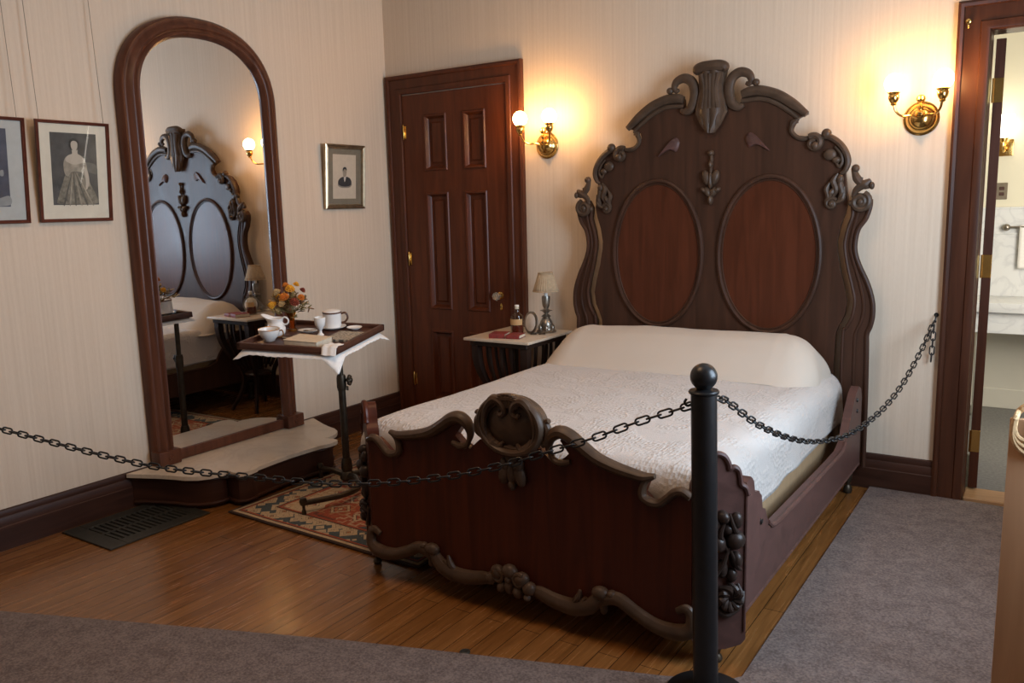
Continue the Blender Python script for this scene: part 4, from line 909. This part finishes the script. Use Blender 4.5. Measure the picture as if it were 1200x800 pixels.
for s in (-1, 1):
    bm = B(); tube(bm, [(s * .046, 0, .004), (s * .044, .05, .003), (s * .036, .085, .003)], .0018, 6); mesh_obj('temple', bm, M['bronze'], sp)

# ------------------------------------------------------------------ overbed tray table
TT, TI, TR = .311, .069, -.036
e1 = Vector((cos(TT) * cos(TR), sin(TT) * cos(TR), sin(TR))); e2 = Vector((-sin(TT) * cos(TI), cos(TT) * cos(TI), sin(TI)))
e3 = e1.cross(e2).normalized(); e2 = e3.cross(e1).normalized()
TRAY = Matrix((( e1.x, e2.x, e3.x, .811), (e1.y, e2.y, e3.y, -1.416), (e1.z, e2.z, e3.z, .972), (0, 0, 0, 1))) @ Matrix.Translation((0, 0, -.022))
ROT = Matrix((e1, e2, e3)).transposed().to_euler()
tb = thing('overbed_table', (.828, -1.437, 0), 'adjustable overbed tray table on a bronze pole before the mirror', 'table')
W2, LN = .2835, .589
TM = TRAY
bm = B(); box(bm, -W2, W2, -LN, 0, -.014, 0, .003, 1, TM); mesh_obj('tray_board', bm, M['traywood'], tb)
bm = B()
for a in ((-W2, W2, -LN, -LN + .022), (-W2, W2, -.022, 0), (-W2, -W2 + .022, -LN, 0), (W2 - .022, W2, -LN, 0)): box(bm, *a, -.012, .022, .004, 2, TM)
mesh_obj('tray_rim', bm, M['traywood'], tb)
px_, py_ = .828, -1.437
bm = B(); tube(bm, [(px_, py_, .10), (px_ - .004, py_, .60)], .021, 14); tube(bm, [(px_ - .004, py_, .58), (px_ - .012, py_ - .002, .915)], .016, 14); lathe(bm, [(0, 0), (.024, 0), (.027, .02), (.027, .07), (.024, .09), (0, .09)], px_ - .004, py_, .575, 16); mesh_obj('pole', bm, M['bronze'], tb)
bm = B(); tube(bm, [(px_ - .004, py_, .635), (px_ + .030, py_ + .018, .635)], .008, 8)
for k in range(8): a = k * PI / 4; ell(bm, Vector((px_ + .040, py_ + .022, .635)) + Vector((.4, -.75, 0)).normalized() * .022 * cos(a) + Vector((0, 0, .022 * sin(a))), (.011, .011, .011))
ell(bm, (px_ + .040, py_ + .022, .635), (.02, .02, .02)); tube(bm, [(px_ + .028, py_ + .015, .60), (px_ + .028, py_ + .015, .575)], .006, 8); mesh_obj('height_knob', bm, M['bronze'], tb)
bm = B(); tube(bm, [TM @ Vector((.01, -.01, -.03)), TM @ Vector((.01, -.45, -.024))], .012, 8); tube(bm, [TM @ Vector((-.2, -.22, -.020)), TM @ Vector((.2, -.22, -.020))], .009, 8); lathe(bm, [(0, 0), (.03, 0), (.03, .02), (.02, .05), (0, .05)], px_ - .012, py_, .895, 14); mesh_obj('tray_bracket', bm, M['bronze'], tb)
# base: hub, two curved feet, small casters
LB = Matrix.Translation((px_, py_, 0)) @ Matrix.Rotation(TT, 4, 'Z')
bm = B(); lathe(bm, [(0, .035), (.034, .035), (.044, .05), (.040, .075), (.028, .09), (.034, .11), (.030, .15), (.024, .17), (0, .17)], px_, py_, 0, 18); mesh_obj('base_hub', bm, M['bronze'], tb)
FEET = ([(0, 0, .06), (.10, -.08, .075), (.165, -.20, .065), (.14, -.34, .07), (.06, -.44, .072), (.0, -.51, .075)], [(0, 0, .06), (-.08, .03, .07), (-.15, .055, .07), (-.21, .06, .075)], [(0, 0, .06), (.08, .06, .07), (.15, .14, .07), (.18, .22, .075)])
for ft in FEET:
    bm = B(); tube(bm, [LB @ q for q in cr(ft, 6)], [.020, .018, .016, .015], 10); q = LB @ Vector(ft[-1]); lathe(bm, [(0, 0), (.012, 0), (.012, .016), (.008, .028), (.008, .045), (.018, .055), (.022, .072), (.016, .090), (0, .094)], q.x, q.y, .013, 14); mesh_obj('foot', bm, M['bronze'], tb)
# lace cloth drooping from under the tray
def lace(u, w_):
    x = -W2 - .012 + (2 * W2 + .024) * u; y = -LN - .012 + (LN + .024) * w_
    ex = max(0, abs(x) - W2 + .03) ; ey = max(0, -LN + .03 - y)
    edge = min(u, 1 - u, w_, 1 - w_); cor = max(0, 1 - (min(abs(u - 1), 1) + min(w_, 1)) * 7) + max(0, 1 - (abs(u - 1) + abs(w_ - 1)) * 6) * .8 + max(0, 1 - (u + w_) * 8) * .5
    dr = .020 * max(0, 1 - edge / .05) + .060 * cor
    dr *= 1 + .12 * sin(u * 21) * sin(w_ * 17 + 1)
    sc = .003 * sin((u + w_) * 90) * (1 if edge < .03 else 0)
    return TM @ Vector((x + (.012 * cor if u > .5 else -.01 * cor), y - .016 * cor * (1 if w_ < .5 else -1), -.0165 - dr + sc * .6))
bm = B(); grid(bm, lace, 60, 60); o = mesh_obj('lace_cloth', bm, M['linen'], angle=180); solidify(o, .0012, -1); tag(o, 'white lace edged cloth drooping from beneath the tray', 'cloth')
bm = B(); grid(bm, lambda u, w_: TM @ Vector((.20 + .082 * u + .006 * sin(w_ * 9), -.60 + .10 * w_ , .0265 + .002 * sin(u * 12) + (-.040 if w_ < .12 else 0) * 1 - .0 + (.0 if w_ > .3 else .0))) if True else None, 12, 16); o = mesh_obj('napkin', bm, M['linen'], angle=180); solidify(o, .0015, 1); tag(o, 'small white napkin draped over the front right tray rim', 'napkin')
def on_tray(t, x, y, h=.0012, rz=0):
    t.matrix_world = TM @ Matrix.Translation((x, y, h)) @ Matrix.Rotation(rz, 4, 'Z')
def tthing(name, label, cat, x, y, h=.0012, rz=0, group=None):
    t = thing(name, (0, 0, 0), label, cat, group, world=False); on_tray(t, x, y, h, rz); return t
cup = [(0, .004), (.022, .004), (.024, 0), (.027, .003), (.030, .010), (.046, .028), (.055, .050), (.057, .066), (.054, .066), (.052, .050), (.042, .028), (.026, .012), (0, .010)]
def handle(bm, r0, z0, z1, out, rad=.0038, ang=0, mi=0):
    p = cr([(r0, 0, z1), (r0 + out * .7, 0, z1 + .004), (r0 + out, 0, (z0 + z1) / 2), (r0 + out * .55, 0, z0), (r0 - .008, 0, z0 - .004)], 6)
    tube(bm, [Matrix.Rotation(ang, 3, 'Z') @ q for q in p], rad, 8, mi=mi)
tc_ = tthing('teacup', 'white teacup with gilt rim at the front left of the tray', 'cup', -.180, -.440, rz=.2)
bm = B(); lathe(bm, cup, n=32); mesh_obj('bowl', bm, M['porcelain'], tc_)
bm = B(); tube(bm, [(.0558 * cos(k * PI / 20), .0558 * sin(k * PI / 20), .066) for k in range(40)], .0022, 6, True); mesh_obj('gilt_rim', bm, M['gilt'], tc_)
bm = B(); handle(bm, .054, .026, .056, .022, .0038); mesh_obj('handle', bm, M['gilt'], tc_)
cj = tthing('cream_jug', 'white cream jug with pointed spout and ring handle behind the teacup', 'jug', -.200, -.335, .002, rz=.1)
def jug(u, w_):
    pr = [(.020, .0), (.036, .004), (.046, .025), (.048, .045), (.040, .066), (.034, .080), (.037, .096), (.041, .106)]
    t_ = w_ * (len(pr) - 1); k = min(int(t_), len(pr) - 2); t_ -= k; r = pr[k][0] + (pr[k + 1][0] - pr[k][0]) * t_; z = pr[k][1] + (pr[k + 1][1] - pr[k][1]) * t_
    a = 2 * PI * u; sp_ = max(0, cos(a - PI)) ** 6 * max(0, (w_ - .45) / .55) ** 1.3
    r *= 1 + 1.05 * sp_; z += .016 * sp_ - .012 * max(0, (w_ - .6)) * (1 - sp_)
    return Vector((r * cos(a), r * sin(a), z))
bm = B(); grid(bm, jug, 40, 24, True); lathe(bm, [(0, .001), (.020, 0), (.022, .002), (0, .004)], n=20); o = mesh_obj('jug_body', bm, M['porcelain'], cj); solidify(o, .003)
bm = B(); tube(bm, [(.052 + .020 * cos(k * PI / 12), 0, .088 + .020 * sin(k * PI / 12)) for k in range(24)], .0045, 8, True); mesh_obj('ring_handle', bm, M['porcelain'], cj)
vs = tthing('bud_vase', 'amber glass vase holding dried flowers at the left of the tray', 'vase', -.195, -.185)
vp = [(0, 0), (.027, 0), (.028, .006), (.020, .016), (.017, .050), (.020, .080), (.028, .105), (.026, .105), (.018, .080), (.015, .050), (.018, .018), (0, .012)]
bm = B(); lathe(bm, vp, n=24); mesh_obj('vase_body', bm, M['amber'], vs)
bm = B(); lathe(bm, [(0, 0), (.014, 0), (.013, .045), (0, .046)], 0, 0, .014, 16); mesh_obj('liquid', bm, M['amberliquid'], vs)
fb = tthing('dried_bouquet', 'bunch of dried yellow and rust flowers in the amber vase', 'flowers', -.195, -.185, .02)
YE, OR, RU, PA, OL, BR = [plain('dried ' + n_, c_, .85, 0, .25, 60) for n_, c_ in (('yellow', (.72, .36, .025)), ('orange', (.62, .19, .02)), ('rust', (.24, .045, .02)), ('straw', (.50, .34, .15)), ('olive', (.20, .15, .05)), ('brown', (.16, .075, .03)))]
rnd = random.Random(3)
tops = []
bm = B()
for k in range(60):
    a = rnd.uniform(0, 2 * PI); sp_ = rnd.uniform(.01, .135); hgt = .205 - sp_ * .55 + rnd.uniform(-.05, .02)
    p = Vector((sp_ * cos(a), sp_ * sin(a), hgt)); tops.append(p)
    tube(bm, cr([(.006 * cos(a), .006 * sin(a), .0), (.010 * cos(a), .010 * sin(a), .075), (p.x * .6, p.y * .6, .11), p], 4), [.0014, .0014, .0012, .001], 5)
mesh_obj('stems', bm, OL, fb)
def blossom(p, r, mat, nm):
    bm = B(); d = Vector((p.x, p.y, .09)).normalized(); q = d.to_track_quat('Z', 'Y').to_matrix().to_4x4(); mt_ = Matrix.Translation(p) @ q
    for ly, (nn, rr, zz) in enumerate(((12, 1., 0.), (10, .8, .25), (8, .55, .45), (5, .3, .6))):
        for k in range(nn):
            a = 2 * PI * (k + ly * .5) / nn; ell(bm, mt_ @ Vector((rr * r * .65 * cos(a), rr * r * .65 * sin(a), zz * r)), (r * .36, r * .2, r * .12), q @ Matrix.Rotation(a, 4, 'Z') @ Matrix.Rotation(-.5 - ly * .25, 4, 'Y'), 6, 4)
    ell(bm, mt_ @ Vector((0, 0, r * .3)), (r * .4, r * .4, r * .4), None, 8, 6)
    mesh_obj(nm, bm, mat, fb)
# towards the camera in tray space: -y and +x
for p, r, m_ in (((-.045, -.06, .135), .031, YE), ((.025, -.05, .185), .030, OR), ((.045, -.02, .225), .030, YE), ((-.03, -.03, .205), .027, PA), ((.085, -.05, .160), .030, RU), ((.115, -.03, .185), .022, OR), ((.015, -.065, .150), .022, PA), ((.0, -.03, .165), .022, YE), ((-.06, 0, .185), .02, PA), ((.06, .02, .245), .020, YE), ((-.01, .03, .235), .022, OR), ((.085, .04, .21), .02, RU), ((-.07, .04, .17), .02, YE)):
    blossom(Vector(p) + Vector((-.022, -.01, -.005)), r, m_, 'blossom')
bm = B()
for k, p in enumerate(tops):
    q = Vector((p.x, p.y, .05)).normalized(); mm = q.to_track_quat('Z', 'Y').to_matrix().to_4x4()
    for j in range(3): ell(bm, p - q * (.018 * j) + Vector((rnd.uniform(-.012, .012), rnd.uniform(-.012, .012), 0)), (.008, .003, .017), mm @ Matrix.Rotation(rnd.uniform(-1, 1), 4, 'X') @ Matrix.Rotation(rnd.uniform(-1, 1), 4, 'Y'), 6, 4, mi=k % 3)
mesh_obj('seed_heads', bm, [PA, OL, BR], fb)['kind'] = 'stuff'
db = book('book', (0, 0, 0), 0, .135, .075, .016, M['darkbook'], 'thin dark brown book lying between teacup and open pages on the tray'); on_tray(db, -.082, -.335, .0012, .0)
ob = tthing('book', 'thick cream book lying at the front of the tray', 'book', .055, -.455, .0012, -.10)
bm = B(); box(bm, -.10, .10, -.07, .07, .003, .030, .003, 2); mesh_obj('pages', bm, M['paper'], ob)
bm = B(); box(bm, -.103, .103, -.073, .073, 0, .003, .001); box(bm, -.103, .103, -.073, .073, .030, .033, .001); mesh_obj('cover', bm, plain('cream cloth binding', (.62, .52, .38), .7, 0, .08, 40), ob)
nw = tthing('newspaper', 'folded grey newspaper on the right side of the tray', 'newspaper', .172, -.30, .0012, .02)
def prt():
    m, nt, b = new_mat('printed newsprint'); L = nt.links.new
    tc = nt.nodes.new('ShaderNodeTexCoord'); mp = nt.nodes.new('ShaderNodeMapping'); mp.inputs['Scale'].default_value = (60, 260, 1); L(tc.outputs['Object'], mp.inputs[0])
    n_ = nt.nodes.new('ShaderNodeTexNoise'); n_.inputs['Scale'].default_value = 1; n_.inputs['Detail'].default_value = 1; L(mp.outputs[0], n_.inputs['Vector'])
    r = nt.nodes.new('ShaderNodeValToRGB'); r.color_ramp.elements[0].position = .42; r.color_ramp.elements[1].position = .56; r.color_ramp.elements[0].color = (.10, .09, .08, 1); r.color_ramp.elements[1].color = (.50, .44, .34, 1)
    L(n_.outputs['Fac'], r.inputs['Fac']); L(r.outputs['Color'], b.inputs['Base Color']); setp(b, Roughness=.9); return m
bm = B()
for k in range(3): box(bm, -.075 + .002 * k, .075 - .001 * k, -.075, .13 - .003 * k, .0045 * k, .0045 * k + .0038, .001)
mesh_obj('folded_sheets', bm, prt(), nw)
sd = tthing('oval_dish', 'small oval porcelain dish with a spoon in the middle of the tray', 'dish', -.085, -.205, .0012, .1)
bm = B(); lathe(bm, [(0, 0), (.030, 0), (.034, .003), (.055, .012), (.056, .014), (.034, .006), (0, .004)], n=28, scale=(1, .72)); mesh_obj('dish_body', bm, M['porcelain'], sd)
bm = B(); ell(bm, (-.01, 0, .010), (.018, .011, .004)); tube(bm, [(0, 0, .010), (.04, .01, .016), (.075, .015, .017)], .0022, 6); mesh_obj('spoon', bm, M['pewter'], sd)
ec = tthing('egg_cup', 'white porcelain egg cup standing behind the cream book', 'egg cup', .02, -.255)
bm = B(); lathe(bm, [(0, 0), (.019, 0), (.019, .004), (.009, .014), (.008, .028), (.016, .040), (.026, .058), (.030, .078), (.031, .100), (.028, .101), (.024, .070), (.012, .046), (0, .042)], n=24); mesh_obj('egg_cup_body', bm, M['porcelain'], ec)
sc_ = tthing('saucer', 'white saucer under the lidded mug', 'saucer', .005, -.085, .002)
bm = B(); lathe(bm, [(0, 0), (.040, 0), (.046, .004), (.075, .013), (.076, .015), (.045, .007), (0, .005)], n=32); mesh_obj('saucer_body', bm, M['porcelain'], sc_)
mg = tthing('mug', 'white lidded mug with brown rim and handle at the back of the tray', 'mug', .005, -.085, .0085, .35)
bm = B(); lathe(bm, [(0, .002), (.042, 0), (.047, .004), (.050, .020), (.051, .084), (.048, .084), (.047, .01), (0, .008)], n=32); mesh_obj('mug_body', bm, M['porcelain'], mg)
bm = B(); lathe(bm, [(.049, .0835), (.0535, .084), (.0535, .090), (.049, .091)], n=32); mesh_obj('brown_rim', bm, M['browntrim'], mg)
bm = B(); lathe(bm, [(0, .086), (.050, .0915), (.050, .093), (.040, .099), (0, .104)], n=32); mesh_obj('lid', bm, M['porcelain'], mg)
bm = B(); handle(bm, .050, .030, .078, .036, .006); mesh_obj('handle', bm, M['browntrim'], mg)
s2 = tthing('saucer', 'small white saucer leaning at the back right of the mug', 'saucer', .135, -.075, .001)
bm = B(); lathe(bm, [(0, 0), (.022, 0), (.026, .003), (.042, .012), (.043, .014), (.026, .006), (0, .004)], n=28); mesh_obj('saucer_body', bm, M['porcelain'], s2)

# ------------------------------------------------------------------ barrier post and chains
PX, PY = 3.385, -2.405
bp_ = thing('barrier_post', (PX, PY, .010), 'black barrier post with ball finial at the foot of the bed', 'barrier post')
bm = B(); lathe(bm, [(0, 0), (.128, 0), (.132, .006), (.128, .014), (.105, .024), (.07, .032), (.045, .040), (0, .040)], PX, PY, .012, 40); mesh_obj('base_plate', bm, M['iron'], bp_)
bm = B(); lathe(bm, [(0, 0), (.040, 0), (.040, .970), (0, .970)], PX, PY, .05, 28); mesh_obj('pole', bm, M['iron'], bp_)
bm = B(); lathe(bm, [(0, 0), (.041, 0), (.046, .003), (.047, .008), (.044, .012), (.024, .016), (.018, .020), (0, .020)], PX, PY, 1.019, 28); mesh_obj('collar', bm, M['iron'], bp_)
bm = B(); ell(bm, (PX, PY, 1.073), (.0415, .0415, .0415), None, 28, 18); mesh_obj('ball_finial', bm, M['iron'], bp_)
for sx, sy in ((-.94, -.34), (.15, .99)):
    bm = B(); d = Vector((sx, sy, 0)).normalized(); c0 = Vector((PX, PY, .985)) + d * .038
    tube(bm, cr([c0, c0 + d * .012 + Vector((0, 0, -.004)), c0 + d * .020 + Vector((0, 0, .006)), c0 + d * .014 + Vector((0, 0, .018))], 5), .004, 8); mesh_obj('chain_hook', bm, M['iron'], bp_)
bp_.rotation_euler = (Matrix.Rotation(math.radians(-1.0), 3, Vector((-.55, .83, 0)))).to_euler()
# chain link mesh
def link_mesh():
    bm = B(); Lh, Wd, r = .0238, .0105, .0034; pts = []
    for k in range(9): a = -PI / 2 + PI * k / 8; pts.append((Lh - Wd + Wd * cos(a), Wd * sin(a), 0))
    for k in range(9): a = PI / 2 + PI * k / 8; pts.append((-Lh + Wd + Wd * cos(a), Wd * sin(a), 0))
    tube(bm, pts, r, 7, True); me = bpy.data.meshes.new('link'); bmesh.ops.recalc_face_normals(bm, faces=bm.faces); bm.to_mesh(me); bm.free(); me.materials.append(M['iron'])
    me.polygons.foreach_set('use_smooth', [True] * len(me.polygons)); return me
LM = link_mesh()
def chain(name, path, label, roll=.35, pitch=.0372):
    P = cr(path, 30); t = thing(name, tuple(P[0]), label, 'chain' if label else None, world=False)
    acc = [0]
    for a, b_ in zip(P, P[1:]): acc.append(acc[-1] + (b_ - a).length)
    nn = int(acc[-1] / pitch); j = 0
    for i in range(nn):
        s_ = (i + .5) * acc[-1] / nn
        while acc[j + 1] < s_: j += 1
        f = (s_ - acc[j]) / (acc[j + 1] - acc[j]); p = P[j].lerp(P[j + 1], f); d = (P[j + 1] - P[j]).normalized()
        z = Vector((0, 0, 1)); y = z.cross(d)
        if y.length < .05: y = Vector((0, 1, 0)) - d * d.y
        y.normalize(); z = d.cross(y)
        R = Matrix((d, y, z)).transposed().to_4x4() @ Matrix.Rotation(roll + i * PI / 2, 4, 'X')
        o = bpy.data.objects.new('link', LM); C.objects.link(o); o.parent = t; o.matrix_local = Matrix.Translation(p - P[0]) @ R
    return t
def lpt(s_, z): d = Vector((-.9474, -.3201, 0)); return Vector((3.330, -2.425, 0)) + d * s_ + Vector((0, 0, z))
barrier = chain('barrier_chain', [lpt(s_, z) for s_, z in ((-.012, .984), (.064, .956), (.167, .918), (.295, .864), (.458, .806), (.58, .762), (.754, .714), (.941, .679), (1.134, .657), (1.30, .649), (1.537, .655), (1.786, .662), (1.98, .674), (2.194, .704), (2.425, .744), (2.665, .786), (3.1, .85), (3.46, .90))], 'black iron chain hanging from the post across the footboard to the left wall', PI / 2 + .25)
def rpt(s_, z): d = Vector((.1482, .989, 0)); return Vector((3.385, -2.37, 0)) + d * s_ + Vector((0, 0, z))
rc = [(.012, .996), (.054, .985), (.124, .951), (.197, .909), (.325, .841), (.536, .752), (.771, .679), (1.034, .630), (1.226, .616), (1.432, .624), (1.653, .654), (1.888, .722), (2.137, .840), (2.325, .960)]
barrier2 = chain('barrier_chain', [rpt(*q) for q in rc], 'black iron chain sagging from the post to the doorway hook', .6)
q = rpt(2.338, .968)
bm = B(); tube(bm, cr([(q.x, -.001, .985), (q.x, -.02, .982), (q.x, -.034, .965), (q.x, -.03, .95), (q.x, -.018, .955)], 5), .0038, 8); lathe(bm, [(0, 0), (.012, 0), (.010, .004), (0, .005)], 0, 0, 0, 12, Matrix.Translation((q.x, -.0005, .985)) @ Matrix.Rotation(PI / 2, 4, 'X'))
tag(mesh_obj('wall_hook', bm, M['iron']), 'black iron hook on the wall beside the bathroom doorway', 'hook')
tail = chain('chain_tail', [Vector((q.x - .004, -.040, .935)), Vector((q.x - .007, -.038, .84)), Vector((q.x - .010, -.038, .745))], None, 0.)
for ch in list(tail.children):
    mw = tail.location + ch.location - barrier2.location; ch.parent = barrier2; ch.location = mw
bpy.data.objects.remove(tail)
bm = B(); tube(bm, cr([(.001, -3.615, .915), (.02, -3.61, .91), (.03, -3.60, .895), (.02, -3.60, .885)], 5), .0038, 8); tag(mesh_obj('wall_hook', bm, M['iron']), 'black iron hook on the left wall outside the picture', 'hook')

# ------------------------------------------------------------------ panel at the right with a coil of rope
cb = thing('room_divider', (4.48, -2.02, .012), 'tan wooden room divider board cut off at the right edge', 'room divider')
CX0, CX1, CY0, CZ = 4.163, 4.80, -2.036, .95
bm = B(); box(bm, CX0, CX1, CY0, CY0 + .022, .05, CZ, .003, 2); mesh_obj('board', bm, M['tan'], cb)
for x in (CX0 + .12, CX1 - .12):
    bm = B(); box(bm, x - .02, x + .02, CY0 - .10, CY0 + .14, .0135, .049, .004); mesh_obj('foot', bm, M['tan'], cb)
rp = thing('rope_coil', (4.23, CY0, .90), 'coil of tan rope hung over the top of the tan room divider', 'rope')
for k in range(3):
    bm = B(); r_ = .030 + .012 * k; pts = []
    for a in range(40):
        t_ = a * PI / 20; xx = 4.206 + .010 * k + r_ * cos(t_); zz = CZ - .022 - .006 * k + r_ * 1.25 * sin(t_)
        pts.append((xx, CY0 - .009 + (.040 if sin(t_) > .55 else 0) - .001 * k, max(zz, 0) + (.012 if sin(t_) > .3 else 0)))
    tube(bm, cr(pts, 2, True), .0075, 8, True); mesh_obj('rope_loop', bm, M['rope'], rp)

# ------------------------------------------------------------------ light, world, camera
def area(name, loc, rot, sx, sy, power, col):
    l = bpy.data.lights.new(name, 'AREA'); l.shape = 'RECTANGLE'; l.size = sx; l.size_y = sy; l.energy = power; l.color = col
    o = bpy.data.objects.new(name, l); C.objects.link(o); o.location = loc; o.rotation_euler = rot; return o
area('window_daylight', (RX + .17, (WY0 + WY1) / 2, (WZ0 + WZ1) / 2), (0, PI / 2, 0), WZ1 - WZ0, WY1 - WY0, 128, (.64, .79, 1.))
area('warm_fill', (2.3, -2.9, CH - .05), (0, 0, 0), 1.0, 1.0, 24, (1., .60, .33))  # unseen fill light, added to warm the footboard and front floor
area('bathroom_fill', (5.05, .55, 1.65), Vector((-.52, .85, -.12)).to_track_quat('-Z', 'Y').to_euler(), .8, 1.3, 38, (1., .93, .80))  # unseen area light added to brighten the bathroom wall below the counter
wd = bpy.data.worlds.new('World'); bpy.context.scene.world = wd; wd.use_nodes = True
bg = wd.node_tree.nodes['Background']; bg.inputs[0].default_value = (.75, .86, 1, 1); bg.inputs[1].default_value = 1.0

cam = bpy.data.cameras.new('camera'); co = bpy.data.objects.new('camera', cam); C.objects.link(co)
F, YAW, PIT, ROL = 970.7102, .5873, .1613, -.0259
cam.sensor_width = 36; cam.lens = F / 1200 * 36; cam.clip_start = .05
f = Vector((-sin(YAW) * cos(PIT), cos(YAW) * cos(PIT), -sin(PIT))); r = Vector((cos(YAW), sin(YAW), 0)); u = r.cross(f)
r2 = r * cos(ROL) + u * sin(ROL); u2 = u * cos(ROL) - r * sin(ROL)
co.matrix_world = Matrix(((r2.x, u2.x, -f.x, 4.2575), (r2.y, u2.y, -f.y, -4.801), (r2.z, u2.z, -f.z, 1.6), (0, 0, 0, 1)))
sc = bpy.context.scene; sc.camera = co
sc.view_settings.view_transform = 'Standard'; sc.view_settings.look = 'None'; sc.view_settings.gamma = 1; sc.view_settings.use_curve_mapping = False
sc.view_settings.exposure = 0.2
sc.cycles.use_denoising = True; sc.cycles.max_bounces = 8; sc.cycles.diffuse_bounces = 5; sc.cycles.sample_clamp_indirect = 6
